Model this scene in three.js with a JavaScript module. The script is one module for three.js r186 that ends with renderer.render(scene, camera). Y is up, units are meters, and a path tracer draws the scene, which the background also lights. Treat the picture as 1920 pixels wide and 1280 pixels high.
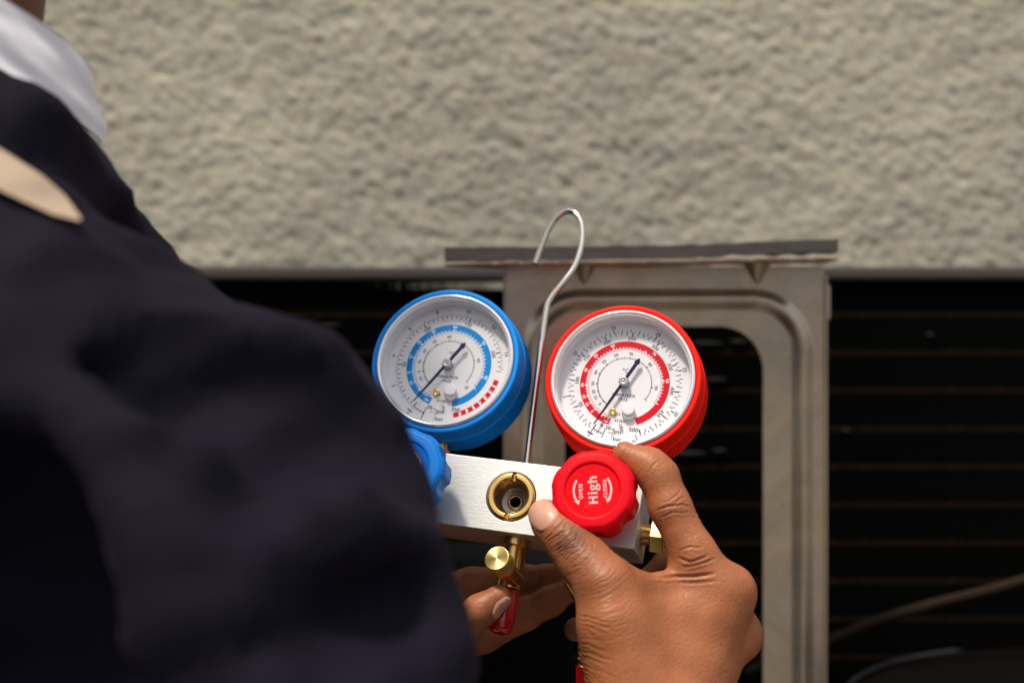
import * as THREE from 'three';
import { mergeGeometries } from 'three/addons/utils/BufferGeometryUtils.js';
import { RoundedBoxGeometry } from 'three/addons/geometries/RoundedBoxGeometry.js';
import { createNoise3D, createNoise2D } from 'simplex-noise';

// ---------------------------------------------------------------- camera, sky, sun, exposure
const scene = new THREE.Scene();
const H = 1.32;                       // eye height, the lens looks level at the open unit
const FPX = 2667;                     // focal length in pixels of the 1920 px wide photograph
const camera = new THREE.PerspectiveCamera(2 * Math.atan(640 / FPX) * 180 / Math.PI, 1024 / 682, 0.02, 200);
camera.position.set(0, H, 0);
camera.lookAt(0, H, -1);
camera.focus = 0.722;
camera.userData.fStop = 4.2;
scene.add(camera);

{ // bright, thinly overcast sky
  const W = 256, Hh = 128, data = new Float32Array(W * Hh * 4);
  const sd = new THREE.Vector3(-0.25, 0.88, 0.30).normalize();
  for (let j = 0; j < Hh; j++) for (let i = 0; i < W; i++) {
    const el = ((j + 0.5) / Hh - 0.5) * Math.PI, az = ((i + 0.5) / W - 0.5) * 2 * Math.PI;
    const d = new THREE.Vector3(Math.cos(el) * Math.cos(az), Math.sin(el), Math.cos(el) * Math.sin(az));
    const s = Math.max(0, Math.sin(el));
    const b = 0.25 * (1 + 2.0 * s);
    const halo = Math.pow(Math.max(0, d.dot(sd)), 8) * 0.7;
    const k = (j * W + i) * 4, low = el < 0 ? 0.35 : 1;
    data[k] = (b * 0.97 + halo * 1.06) * low; data[k + 1] = (b + halo) * low; data[k + 2] = (b * 1.06 + halo * 0.92) * low; data[k + 3] = 1;
  }
  const t = new THREE.DataTexture(data, W, Hh, THREE.RGBAFormat, THREE.FloatType);
  t.mapping = THREE.EquirectangularReflectionMapping; t.magFilter = t.minFilter = THREE.LinearFilter; t.needsUpdate = true;
  scene.background = t; scene.environment = t;
}
const sun = new THREE.DirectionalLight(new THREE.Color(1, 0.90, 0.76), 2.5);
sun.position.set(-0.25 * 6, H + 0.88 * 6, -0.7 + 0.30 * 6);
sun.target.position.set(0, H, -0.7);
sun.castShadow = true; sun.shadow.radius = 15; sun.shadow.mapSize.set(2048, 2048);
Object.assign(sun.shadow.camera, { left: -2.5, right: 2.5, top: 2.5, bottom: -2.5, near: 0.5, far: 15 });
scene.add(sun, sun.target);
const renderer = new THREE.WebGLRenderer({ antialias: true });
renderer.setSize(1024, 682);
renderer.toneMapping = THREE.LinearToneMapping;
renderer.toneMappingExposure = 1.42;
renderer.shadowMap.enabled = true;

// ---------------------------------------------------------------- helpers
let seed = 12345;
const rnd = () => { seed = (seed * 1664525 + 1013904223) >>> 0; return seed / 4294967296; };
const n3 = createNoise3D(rnd), n2 = createNoise2D(rnd);
const V = (x, y, z) => new THREE.Vector3(x, y, z);
const at = (px, py, d) => V((px - 960) / FPX * d, H + (640 - py) / FPX * d, -d);   // a pixel and its distance along the view
const mm = 0.001;
const lin = (r, g, b) => new THREE.Color().setRGB(r, g, b);
const std = (c, roughness, o = {}) => new THREE.MeshPhysicalMaterial({ color: c, roughness, metalness: 0, ...o });
const clamp = (x, a, b) => Math.min(b, Math.max(a, x));
const sstep = (a, b, x) => { const t = clamp((x - a) / (b - a), 0, 1); return t * t * (3 - 2 * t); };
function mesh(name, geometry, material, parent, pos, label) {
  const m = new THREE.Mesh(geometry, material); m.name = name; m.castShadow = m.receiveShadow = true;
  if (pos) m.position.copy(pos);
  if (label) m.userData.label = label;
  parent.add(m); return m;
}
function tag(o, label, category, kind) { o.userData.label = label; if (category) o.userData.category = category; if (kind) o.userData.kind = kind; return o; }
function group(name, parent = scene) { const g = new THREE.Group(); g.name = name; parent.add(g); return g; }
function tex(canvas, srgb = true) { const t = new THREE.CanvasTexture(canvas); if (srgb) t.colorSpace = THREE.SRGBColorSpace; t.magFilter = THREE.LinearFilter; t.anisotropy = 8; return t; }
function noiseTex(size, fn, srgb = false) {
  const a = new Uint8Array(size * size * 4);
  for (let j = 0; j < size; j++) for (let i = 0; i < size; i++) { const v = fn(i / size, j / size), k = (j * size + i) * 4; for (let c = 0; c < 3; c++) a[k + c] = clamp((Array.isArray(v) ? v[c] : v) * 255, 0, 255); a[k + 3] = 255; }
  const t = new THREE.DataTexture(a, size, size); t.wrapS = t.wrapT = THREE.RepeatWrapping; t.magFilter = THREE.LinearFilter; t.minFilter = THREE.LinearMipmapLinearFilter; t.generateMipmaps = true;
  if (srgb) t.colorSpace = THREE.SRGBColorSpace; t.needsUpdate = true; return t;
}
// periodic noise in both directions
const per = (u, v, fu, fv, s = 0) => { const a = u * 2 * Math.PI, b = v * 2 * Math.PI; return n3(Math.cos(a) * fu + s, Math.sin(a) * fu + Math.cos(b) * fv, Math.sin(b) * fv - s); };

// ---- distance fields and their surfaces (bodies, clothes)
const smin = (a, b, k) => { const h = Math.max(k - Math.abs(a - b), 0) / k; return Math.min(a, b) - h * h * k * 0.25; };
function cap(x, y, z, c) { // tapered capsule [a, b, ra, rb]
  const a = c[0], b = c[1], bx = b.x - a.x, by = b.y - a.y, bz = b.z - a.z, px = x - a.x, py = y - a.y, pz = z - a.z;
  const l = bx * bx + by * by + bz * bz, t = l > 0 ? clamp((px * bx + py * by + pz * bz) / l, 0, 1) : 0;
  const dx = px - bx * t, dy = py - by * t, dz = pz - bz * t;
  return Math.sqrt(dx * dx + dy * dy + dz * dz) - (c[2] + (c[3] - c[2]) * t);
}
function chain(list, k) { return (x, y, z) => { let d = cap(x, y, z, list[0]); for (let i = 1; i < list.length; i++) d = smin(d, cap(x, y, z, list[i]), k); return d; }; }
function limb(pts, rs) { const o = []; for (let i = 0; i + 1 < pts.length; i++) o.push([pts[i], pts[i + 1], rs[i], rs[i + 1]]); return o; }
function netSurface(f, lo, hi, h, { disp, color } = {}) {
  const nx = Math.ceil((hi.x - lo.x) / h) + 1, ny = Math.ceil((hi.y - lo.y) / h) + 1, nz = Math.ceil((hi.z - lo.z) / h) + 1;
  const D = new Float32Array(nx * ny * nz), id = (i, j, k) => (k * ny + j) * nx + i, B = 6;
  for (let k0 = 0; k0 < nz; k0 += B) for (let j0 = 0; j0 < ny; j0 += B) for (let i0 = 0; i0 < nx; i0 += B) {
    const c = f(lo.x + (i0 + B / 2) * h, lo.y + (j0 + B / 2) * h, lo.z + (k0 + B / 2) * h), far = Math.abs(c) > B * h * 1.15;
    for (let k = k0; k < Math.min(k0 + B, nz); k++) for (let j = j0; j < Math.min(j0 + B, ny); j++) for (let i = i0; i < Math.min(i0 + B, nx); i++)
      D[id(i, j, k)] = far ? c : f(lo.x + i * h, lo.y + j * h, lo.z + k * h);
  }
  const P = [], cell = new Map(), idx = [];
  const E = [[0, 1], [2, 3], [4, 5], [6, 7], [0, 2], [1, 3], [4, 6], [5, 7], [0, 4], [1, 5], [2, 6], [3, 7]];
  for (let k = 0; k < nz - 1; k++) for (let j = 0; j < ny - 1; j++) for (let i = 0; i < nx - 1; i++) {
    let m = 0; const c = [];
    for (let q = 0; q < 8; q++) { const d = D[id(i + (q & 1), j + (q >> 1 & 1), k + (q >> 2))]; c.push(d); if (d < 0) m |= 1 << q; }
    if (m === 0 || m === 255) continue;
    let sx = 0, sy = 0, sz = 0, n = 0;
    for (const [a, b] of E) if ((c[a] < 0) !== (c[b] < 0)) { const t = c[a] / (c[a] - c[b]); sx += (a & 1) + t * ((b & 1) - (a & 1)); sy += (a >> 1 & 1) + t * ((b >> 1 & 1) - (a >> 1 & 1)); sz += (a >> 2) + t * ((b >> 2) - (a >> 2)); n++; }
    cell.set(id(i, j, k), P.length / 3); P.push(lo.x + (i + sx / n) * h, lo.y + (j + sy / n) * h, lo.z + (k + sz / n) * h);
  }
  const quad = (a, b, c, d, flip) => { if (a === undefined || b === undefined || c === undefined || d === undefined) return; flip ? idx.push(a, c, b, a, d, c) : idx.push(a, b, c, a, c, d); };
  for (let k = 1; k < nz - 1; k++) for (let j = 1; j < ny - 1; j++) for (let i = 1; i < nx - 1; i++) {
    const d = D[id(i, j, k)] < 0;
    if (d !== D[id(i + 1, j, k)] < 0) quad(cell.get(id(i, j - 1, k - 1)), cell.get(id(i, j, k - 1)), cell.get(id(i, j, k)), cell.get(id(i, j - 1, k)), !d);
    if (d !== D[id(i, j + 1, k)] < 0) quad(cell.get(id(i - 1, j, k - 1)), cell.get(id(i - 1, j, k)), cell.get(id(i, j, k)), cell.get(id(i, j, k - 1)), !d);
    if (d !== D[id(i, j, k + 1)] < 0) quad(cell.get(id(i - 1, j - 1, k)), cell.get(id(i, j - 1, k)), cell.get(id(i, j, k)), cell.get(id(i - 1, j, k)), !d);
  }
  const e = h * 0.4, C = color ? new Float32Array(P.length) : null;
  for (let q = 0; q < P.length; q += 3) {
    let x = P[q], y = P[q + 1], z = P[q + 2], gx, gy, gz;
    for (let it = 0; it < 2; it++) {
      gx = f(x + e, y, z) - f(x - e, y, z); gy = f(x, y + e, z) - f(x, y - e, z); gz = f(x, y, z + e) - f(x, y, z - e);
      const l = Math.hypot(gx, gy, gz) || 1; gx /= l; gy /= l; gz /= l;
      const d = clamp(f(x, y, z), -h, h) * 0.9; x -= gx * d; y -= gy * d; z -= gz * d;
    }
    if (color) { const c = color(x, y, z, gx, gy, gz); C[q] = c[0]; C[q + 1] = c[1]; C[q + 2] = c[2]; }
    if (disp) { const d = disp(x, y, z, gx, gy, gz); x += gx * d; y += gy * d; z += gz * d; }
    P[q] = x; P[q + 1] = y; P[q + 2] = z;
  }
  const g = new THREE.BufferGeometry();
  g.setAttribute('position', new THREE.Float32BufferAttribute(P, 3)); g.setIndex(idx);
  if (C) g.setAttribute('color', new THREE.BufferAttribute(C, 3));
  g.computeVertexNormals(); return g;
}
// a surface of revolution about z: profile [[r, z], ...], radius may vary with the angle
function revolve(profile, seg, mod) {
  const P = [], U = [], I = [], n = profile.length;
  for (let j = 0; j < n; j++) for (let i = 0; i <= seg; i++) {
    const a = i / seg * 2 * Math.PI, [r0, z0] = profile[j], r = Math.max(0, mod ? mod(r0, z0, a, j) : r0);
    P.push(Math.cos(a) * r, Math.sin(a) * r, z0); U.push(i / seg, j / (n - 1));
  }
  for (let j = 0; j + 1 < n; j++) for (let i = 0; i < seg; i++) { const a = j * (seg + 1) + i, b = a + 1, c = a + seg + 1, d = c + 1; I.push(a, c, b, b, c, d); }
  const g = new THREE.BufferGeometry(); g.setAttribute('position', new THREE.Float32BufferAttribute(P, 3)); g.setAttribute('uv', new THREE.Float32BufferAttribute(U, 2)); g.setIndex(I);
  g.computeVertexNormals();
  const N = g.attributes.normal; // close the seam
  for (let j = 0; j < n; j++) { const a = j * (seg + 1), b = a + seg, x = N.getX(a) + N.getX(b), y = N.getY(a) + N.getY(b), z = N.getZ(a) + N.getZ(b), l = Math.hypot(x, y, z) || 1; N.setXYZ(a, x / l, y / l, z / l); N.setXYZ(b, x / l, y / l, z / l); }
  return g;
}
// rounded corners of a profile: every point becomes a small arc
function soft(profile, r, closed = false) {
  const out = [];
  profile.forEach((p, i) => {
    if (i === 0 || i === profile.length - 1) { out.push(p); return; }
    const a = profile[i - 1], b = profile[i + 1];
    const la = Math.hypot(a[0] - p[0], a[1] - p[1]), lb = Math.hypot(b[0] - p[0], b[1] - p[1]), ka = Math.min(r, la * 0.45) / la, kb = Math.min(r, lb * 0.45) / lb;
    const A = [p[0] + (a[0] - p[0]) * ka, p[1] + (a[1] - p[1]) * ka], Bq = [p[0] + (b[0] - p[0]) * kb, p[1] + (b[1] - p[1]) * kb];
    for (let t = 0; t <= 4; t++) { const s = t / 4; out.push([(1 - s) ** 2 * A[0] + 2 * s * (1 - s) * p[0] + s * s * Bq[0], (1 - s) ** 2 * A[1] + 2 * s * (1 - s) * p[1] + s * s * Bq[1]]); }
  });
  return out;
}
const sc = (pr) => pr.map(([r, z]) => [r * mm, z * mm]);
function tube(points, r, seg = 120, rad = 20, closed = false) { return new THREE.TubeGeometry(new THREE.CatmullRomCurve3(points, closed, 'centripetal'), seg, r, rad, closed); }

// ---------------------------------------------------------------- the setting: ground and roughcast wall
{
  const g = new THREE.PlaneGeometry(60, 60, 1, 1); g.rotateX(-Math.PI / 2);
  const uv = g.attributes.uv; for (let i = 0; i < uv.count; i++) uv.setXY(i, uv.getX(i) * 30, uv.getY(i) * 30);
  const t = noiseTex(512, (u, v) => 0.5 + 0.1 * per(u, v, 3, 3) + 0.12 * per(u, v, 30, 30, 5), true);
  const m = mesh('ground', g, std(lin(0.62, 0.58, 0.52), 0.95, { map: t }), scene);
  tag(m, 'grey concrete paving around the air conditioner', null, 'structure');
}
const WALLD = 1.31;
{
  // grid lines lie close together where the photograph looks and wide apart beyond
  const line = (a, b, f0, f1, fine) => { const o = []; let x = f0; while (x < f1) { o.push(x); x += fine; } let s = fine; for (x = f1; x < b;) { o.push(x); s *= 1.12; x += s; } o.push(b); s = fine; for (x = f0; x > a;) { s *= 1.12; x -= s; o.unshift(Math.max(a, x)); } return o; };
  const xs = line(-4, 4, -0.62, 0.62, 0.0022), ys = line(0, 3.2, H + 0.0, H + 0.40, 0.0022);
  // thrown grit: separate rounded grains of uneven size, on a gently uneven coat
  const hash = (a, b, k) => { let h = (a * 374761393 + b * 668265263 + k * 2147483647) | 0; h = Math.imul(h ^ (h >>> 13), 1274126177); return ((h ^ (h >>> 16)) >>> 0) / 4294967296; };
  const grit = (x, y, cell, k) => {
    const gx = Math.floor(x / cell), gy = Math.floor(y / cell); let best = 0;
    for (let a = -1; a <= 1; a++) for (let b = -1; b <= 1; b++) {
      const cx = (gx + a + hash(gx + a, gy + b, k)) * cell, cy = (gy + b + hash(gx + a, gy + b, k + 7)) * cell, q = hash(gx + a, gy + b, k + 13), rr = cell * (0.45 + 0.5 * q);
      const d = Math.hypot((x - cx) * (0.75 + 0.25 * q), y - cy) / rr; if (d < 1) best = Math.max(best, (1 - d * d) * (0.4 + 0.6 * hash(gx + a, gy + b, k + 21)));
    }
    return best;
  };
  const relief = (x, y) => {
    const wx = x + 0.002 * n2(x * 90, y * 90), wy = y + 0.002 * n2(x * 90 + 9, y * 90);
    return 1.0 * grit(wx, wy, 0.0088, 1) + 0.6 * grit(wx, wy, 0.0054, 2) + 0.12 * n2(wx * 230, wy * 230) + 0.35 * n2(wx * 20, wy * 26);
  };
  const P = [], C = [], I = [], nx = xs.length;
  for (const y of ys) for (const x of xs) {
    const h = relief(x, y); P.push(x, y, -WALLD + 0.0021 * h);
    const k = n2(x * 5 + 3, y * 7) * 0.05 + n2(x * 60 + 20, y * 80) * 0.10 + n2(x * 160, y * 160) * 0.05;   // sand and lime speckle
    const w = n2(x * 24 + 40, y * 30) * 0.03;
    const st = 0.10 * clamp(n2(x * 2.3 + 8, y * 3.1), -1, 1) + 0.07 * n2(x * 9, y * 11 + 4);
    C.push(0.405 * (1 + k + w + st), 0.378 * (1 + k + st), 0.305 * (1 + k - w + st * 0.8));
  }
  for (let j = 0; j + 1 < ys.length; j++) for (let i = 0; i + 1 < nx; i++) { const a = j * nx + i; I.push(a, a + 1, a + nx, a + 1, a + nx + 1, a + nx); }
  const g = new THREE.BufferGeometry(); g.setAttribute('position', new THREE.Float32BufferAttribute(P, 3)); g.setAttribute('color', new THREE.Float32BufferAttribute(C, 3)); g.setIndex(I); g.computeVertexNormals();
  const wall = group('plaster_wall'); wall.position.set(0, 0, 0);
  mesh('render_coat', g, std(lin(1, 1, 1), 0.95, { vertexColors: true, specularIntensity: 0.3 }), wall);
  mesh('masonry', new THREE.BoxGeometry(8, 3.2, 0.2).translate(0, 1.6, -WALLD - 0.115), std(lin(0.35, 0.32, 0.27), 0.95), wall);
  tag(wall, 'rough beige roughcast plaster wall behind the air conditioner', 'wall');
}

// ---------------------------------------------------------------- the opened outdoor unit
const unit = group('air_conditioner');
tag(unit, 'opened outdoor air conditioner with black coil and galvanised steel motor bracket', 'air conditioner');
{
  const CD = 1.09, x0 = -0.62, x1 = 0.60, top = H + (640 - 527) / FPX * CD, bot = 0.06;
  const black = std(lin(0.003, 0.003, 0.003), 0.8, { specularIntensity: 0.12 });
  const fins = []; const proto = new THREE.BoxGeometry(0.0006, top - bot, 0.024);
  for (let x = x0, k = 0; x < x1; x += 0.0024, k++) { const b = proto.clone(); b.translate(x + (rnd() - 0.5) * 0.0006, (top + bot) / 2, -CD - 0.012 - rnd() * 0.001); fins.push(b); }
  const f = mesh('coil_fins', mergeGeometries(fins), black, unit); f.userData.kind = 'stuff';
  mesh('coil_core', new THREE.BoxGeometry(x1 - x0, top - bot - 0.01, 0.02).translate((x0 + x1) / 2, (top + bot) / 2, -CD - 0.034), std(lin(0.002, 0.002, 0.002), 0.9, { specularIntensity: 0.2 }), unit);
  const copper = std(lin(0.011, 0.0055, 0.003), 0.85, { specularIntensity: 0.08 });
  const tg = new THREE.CylinderGeometry(0.0042, 0.0042, x1 - x0, 12).rotateZ(Math.PI / 2);
  for (let k = 0; k < 34; k++) {
    const py = 592 + k * 71.5, y = H + (640 - py) / FPX * CD; if (y < bot + 0.02) break;
    mesh('tube', tg, copper, unit, V((x0 + x1) / 2, y, -CD - 0.0048));
  }
  // steel rails and end plates round the coil
  const rail = std(lin(0.060, 0.050, 0.047), 0.85);
  mesh('top_rail', new RoundedBoxGeometry(x1 - x0 + 0.03, 0.010, 0.062, 2, 0.003).translate((x0 + x1) / 2, top + 0.0060, -CD - 0.024), rail, unit);
  for (const x of [x0 - 0.006, x1 + 0.006]) mesh('end_plate', new RoundedBoxGeometry(0.003, top - bot, 0.05, 2, 0.001).translate(x, (top + bot) / 2, -CD - 0.022), rail, unit);
  const pan = std(lin(0.5, 0.48, 0.44), 0.5);
  mesh('base_pan', new RoundedBoxGeometry(1.30, 0.05, 0.46, 2, 0.01).translate(-0.01, 0.035, -1.06), pan, unit);
  // bent fins with grey lint caught in them
  const lintM = std(lin(0.014, 0.014, 0.014), 1);
  for (const [px, py, w, h] of [[1325, 644, 46, 7], [1385, 640, 30, 6], [1330, 712, 60, 6], [1290, 850, 60, 7], [1350, 845, 26, 5], [1745, 628, 14, 6], [1586, 807, 14, 5], [620, 610, 30, 5]]) {
    const g = new THREE.SphereGeometry(1, 24, 14), p = g.attributes.position, c = at(px, py, CD - 0.001);
    for (let i = 0; i < p.count; i++) { const s = 1 + 0.5 * n3(p.getX(i) * 2 + px, p.getY(i) * 2, p.getZ(i) * 2); p.setXYZ(i, p.getX(i) * w * s * 0.00022, p.getY(i) * h * s * 0.00022, p.getZ(i) * 0.0016 * s); }
    g.computeVertexNormals(); mesh('lint', g, lintM, unit, c);
  }
  // motor bracket: pressed galvanised plate with a rounded opening
  const BD = 0.955, X = (px) => (px - 960) / FPX * BD, Y = (py) => H + (640 - py) / FPX * BD;
  const gal = noiseTex(512, (u, v) => { const s = 0.74 + 0.03 * per(u, v, 1.5, 1.5) + 0.02 * per(u, v, 5, 5, 3) + 0.02 * per(u, v, 30, 30, 8); const w = 0.02 * per(u, v, 1.2, 1.2, 11); return [s + w + 0.02, s, s - w - 0.02]; }, true);
  gal.repeat.set(3, 3);
  const steel = std(lin(0.84, 0.73, 0.59), 0.28, { metalness: 0.8, map: gal });
  const rrect = (sh, a, b, c, d, r) => { sh.moveTo(a + r, b); sh.lineTo(c - r, b); sh.absarc(c - r, b + r, r, -Math.PI / 2, 0); sh.lineTo(c, d - r); sh.absarc(c - r, d - r, r, 0, Math.PI / 2); sh.lineTo(a + r, d); sh.absarc(a + r, d - r, r, Math.PI / 2, Math.PI); sh.lineTo(a, b + r); sh.absarc(a + r, b + r, r, Math.PI, 1.5 * Math.PI); };
  const yb = 0.058, sh = new THREE.Shape(); rrect(sh, X(949), yb, X(1545), Y(500), 0.004);
  const hole = new THREE.Path(); rrect(hole, X(1058), H - 0.42, X(1432), Y(611), 0.030); sh.holes.push(hole);
  const plate = new THREE.ExtrudeGeometry(sh, { depth: 0.0016, bevelEnabled: true, bevelThickness: 0.0004, bevelSize: 0.0004, bevelSegments: 2, curveSegments: 16 }); plate.translate(0, 0, -BD - 0.002);
  const br = mesh('motor_bracket', plate, steel, unit, null, 'galvanised steel motor bracket with a rounded opening');
  // pressed bead: a half-round ridge that follows a rounded rectangle
  {
    const a = X(997), c = X(1505), d = Y(562), b = H - 0.44, r = 0.034, path = [];
    const N = 14; const arc = (cx, cy, s) => { for (let i = 0; i <= N; i++) { const t = s + i / N * Math.PI / 2; path.push([cx + Math.cos(t) * r, cy + Math.sin(t) * r, Math.cos(t), Math.sin(t)]); } };
    arc(c - r, d - r, 0); arc(a + r, d - r, Math.PI / 2); arc(a + r, b + r, Math.PI); arc(c - r, b + r, 1.5 * Math.PI); path.push(path[0]);
    const P = [], U = [], I = [], S = 10, hw = 0.0085, hh = 0.0052;
    path.forEach(([x, y, nx, ny], k) => { for (let i = 0; i <= S; i++) { const t = i / S * 2 - 1; P.push(x + nx * t * hw, y + ny * t * hw, -BD - 0.0003 + hh * (0.5 + 0.5 * Math.cos(t * Math.PI))); U.push(x, y); } });
    for (let k = 0; k + 1 < path.length; k++) for (let i = 0; i < S; i++) { const q = k * (S + 1) + i; I.push(q, q + 1, q + S + 1, q + 1, q + S + 2, q + S + 1); }
    const g = new THREE.BufferGeometry(); g.setAttribute('position', new THREE.Float32BufferAttribute(P, 3)); g.setAttribute('uv', new THREE.Float32BufferAttribute(U, 2)); g.setIndex(I); g.computeVertexNormals();
    mesh('pressed_bead', g, steel, br);
  }
  for (const [px, s] of [[947, -1], [1549, 1]]) mesh('side_flange', new RoundedBoxGeometry(0.0022, Y(516) - yb, 0.036, 2, 0.001).translate(X(px), (Y(516) + yb) / 2, -BD - 0.0165), steel, br);
  // top flange reaching forward, foam seal on it
  const fl = new THREE.Shape(); const FX = (px) => (px - 960) / FPX * 0.935;
  fl.moveTo(FX(836), 0.030); fl.lineTo(FX(1566), 0.030); fl.lineTo(FX(1566), 0.016); fl.lineTo(X(1552), -0.01); fl.lineTo(X(945), -0.01); fl.lineTo(FX(836), 0.016); fl.closePath();
  const fg = new THREE.ExtrudeGeometry(fl, { depth: 0.0016, bevelEnabled: true, bevelThickness: 0.0003, bevelSize: 0.0003, bevelSegments: 1 }); fg.rotateX(Math.PI / 2);
  const yf = H + (640 - 496.5) / FPX * 0.93;
  fg.translate(0, yf + 0.0018, -BD); 
  const bend = (g) => { const p = g.attributes.position; for (let i = 0; i < p.count; i++) { const t = clamp((p.getX(i) - FX(836)) / (FX(1566) - FX(836)), 0, 1); p.setY(i, p.getY(i) - 0.0006 + 0.0036 * t * t); } g.computeVertexNormals(); return g; };
  mesh('top_flange', bend(fg), steel, br);
  const foamG = new THREE.BoxGeometry(FX(1568) - FX(834), 0.0084, 0.050, 160, 8, 10), fp = foamG.attributes.position;
  for (let i = 0; i < fp.count; i++) {
    const x = fp.getX(i), y = fp.getY(i), z = fp.getZ(i), t = x / (FX(1568) - FX(834)) + 0.5, s = n3(x * 60, y * 100, z * 60) * 0.0002 + n3(x * 500, y * 500, z * 400) * 0.0002;
    fp.setXYZ(i, x + (FX(1568) + FX(834)) / 2, y + s + yf + 0.0074 + 0.0036 * t * t + 0.0016 * sstep(0.6, 0.9, t), z + s - 0.9535);
  }
  foamG.computeVertexNormals(); mesh('foam_strip', foamG, std(lin(0.070, 0.060, 0.057), 1), br, null, 'dark grey foam seal stuck along the flange');
  // torn white backing paper and rust along the flange edge
  const edge = (name, a, b, y0, y1, z, m) => { const N = 60, P = [], I = []; for (let i = 0; i <= N; i++) { const t = i / N, px = a + (b - a) * t, q = clamp((px - 836) / 730, 0, 1), w = (0.6 + 0.4 * n2(px * 0.02, a)) * Math.sin(Math.PI * clamp(t * 1.02, 0, 1)) ** 0.3, yy = yf + 0.0036 * q * q; P.push(FX(px), yy + y0, -z + n2(px * 0.04, 3) * 0.0008, FX(px), yy + y0 + (y1 - y0) * w, -z + n2(px * 0.04, 3) * 0.0008); if (i < N) { const k = i * 2; I.push(k, k + 2, k + 1, k + 1, k + 2, k + 3); } } const g = new THREE.BufferGeometry(); g.setAttribute('position', new THREE.Float32BufferAttribute(P, 3)); g.setIndex(I); g.computeVertexNormals(); mesh(name, g, m, br); };
  edge('rust_stain', 850, 1250, 0.0003, 0.0024, 0.92437, std(lin(0.16, 0.075, 0.05), 0.9, { side: THREE.DoubleSide }));
  edge('rust_stain', 1290, 1560, 0.0001, 0.0021, 0.92436, std(lin(0.20, 0.07, 0.04), 0.9, { side: THREE.DoubleSide }));
  edge('backing_paper', 1300, 1556, 0.0018, 0.0052, 0.92433, std(lin(0.42, 0.40, 0.34), 0.9, { side: THREE.DoubleSide }));
  edge('backing_paper', 890, 1180, 0.0014, 0.0028, 0.92434, std(lin(0.36, 0.30, 0.28), 0.9, { side: THREE.DoubleSide }));
  // gusset dimples under the bend
  for (const px of [1095, 1420]) {
    const g = new THREE.ConeGeometry(0.011, 0.020, 24, 1); const p = g.attributes.position; for (let i = 0; i < p.count; i++) p.setZ(i, p.getZ(i) * 0.75); g.rotateX(Math.PI); g.computeVertexNormals();
    mesh('gusset', g, steel, br, V(X(px), Y(514), -BD - 0.001));
  }
  // a clip on the outer edge
  mesh('edge_clip', new RoundedBoxGeometry(0.005, 0.024, 0.010, 3, 0.002), std(lin(0.42, 0.33, 0.25), 0.6), br, V(X(1556), Y(566), -BD - 0.012));
  // black control box beside the bracket
  mesh('control_box', new RoundedBoxGeometry(0.20, 0.55, 0.10, 3, 0.008), std(lin(0.0022, 0.0026, 0.0034), 0.8, { specularIntensity: 0.1 }), unit, V((1078 - 960) / FPX * 0.86 - 0.1, H - 0.135 - 0.275, -0.91), 'black control box');
  mesh('box_leg', new THREE.BoxGeometry(0.16, H - 0.684 - 0.06, 0.08), std(lin(0.02, 0.02, 0.02), 0.7), unit, V((1078 - 960) / FPX * 0.86 - 0.1, (H - 0.684 + 0.06) / 2, -0.91));
  // fan hub housing low down beside the bracket: a dark drum with a rolled rim
  const drum = revolve(sc(soft([[0, 18], [120, 17], [196, 8], [203, 3], [207, 6], [211, 4], [212, -4], [211, -180], [0, -180]], 3)), 160);
  drum.rotateX(-Math.PI / 2);
  const dm = mesh('fan_drum', drum, std(lin(0.0036, 0.0028, 0.0026), 0.7, { specularIntensity: 0.06 }), unit, V(0.425, H - 0.243, -0.90), 'black round drum with a rolled rim');
  mesh('rim', new THREE.TorusGeometry(0.2095, 0.0018, 12, 200).rotateX(Math.PI / 2).translate(0, 0.0055, 0), std(lin(0.022, 0.020, 0.022), 0.5), dm);
  for (const [dx, dz] of [[-0.05, 0.10], [0.02, 0.14], [-0.10, 0.07], [-0.02, 0.16]]) mesh('dust_fleck', new THREE.IcosahedronGeometry(0.0012, 1), std(lin(0.12, 0.11, 0.10), 1), dm, V(dx, 0.0185 - Math.max(0, Math.hypot(dx, dz) - 0.12) * 0.13, dz));
  mesh('drum_stand', new THREE.CylinderGeometry(0.16, 0.18, H - 0.243 - 0.18 - 0.058, 40).translate(0, 0, 0), std(lin(0.012, 0.012, 0.012), 0.6), unit, V(0.425, (H - 0.243 - 0.18 + 0.058) / 2, -0.90));
}
{
  const pts = [[1400, 1260, 1.06], [1550, 1203, 1.05], [1640, 1165, 1.04], [1760, 1130, 1.03], [1850, 1108, 1.02], [1935, 1083, 1.02], [2100, 1030, 1.01], [2260, 1100, 1.02], [2400, 1500, 1.05]].map((a) => at(...a));
  pts.push(V(0.66, 0.5, -1.1), V(0.68, 0.012, -1.0), V(0.9, 0.0062, -0.8));
  const m = mesh('electric_cable', tube(pts, 0.0038, 200, 16), std(lin(0.022, 0.013, 0.008), 0.8, { specularIntensity: 0.2 }), scene);
  tag(m, 'brown electric cable looping past the bracket over the black coil', 'cable');
}

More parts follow.
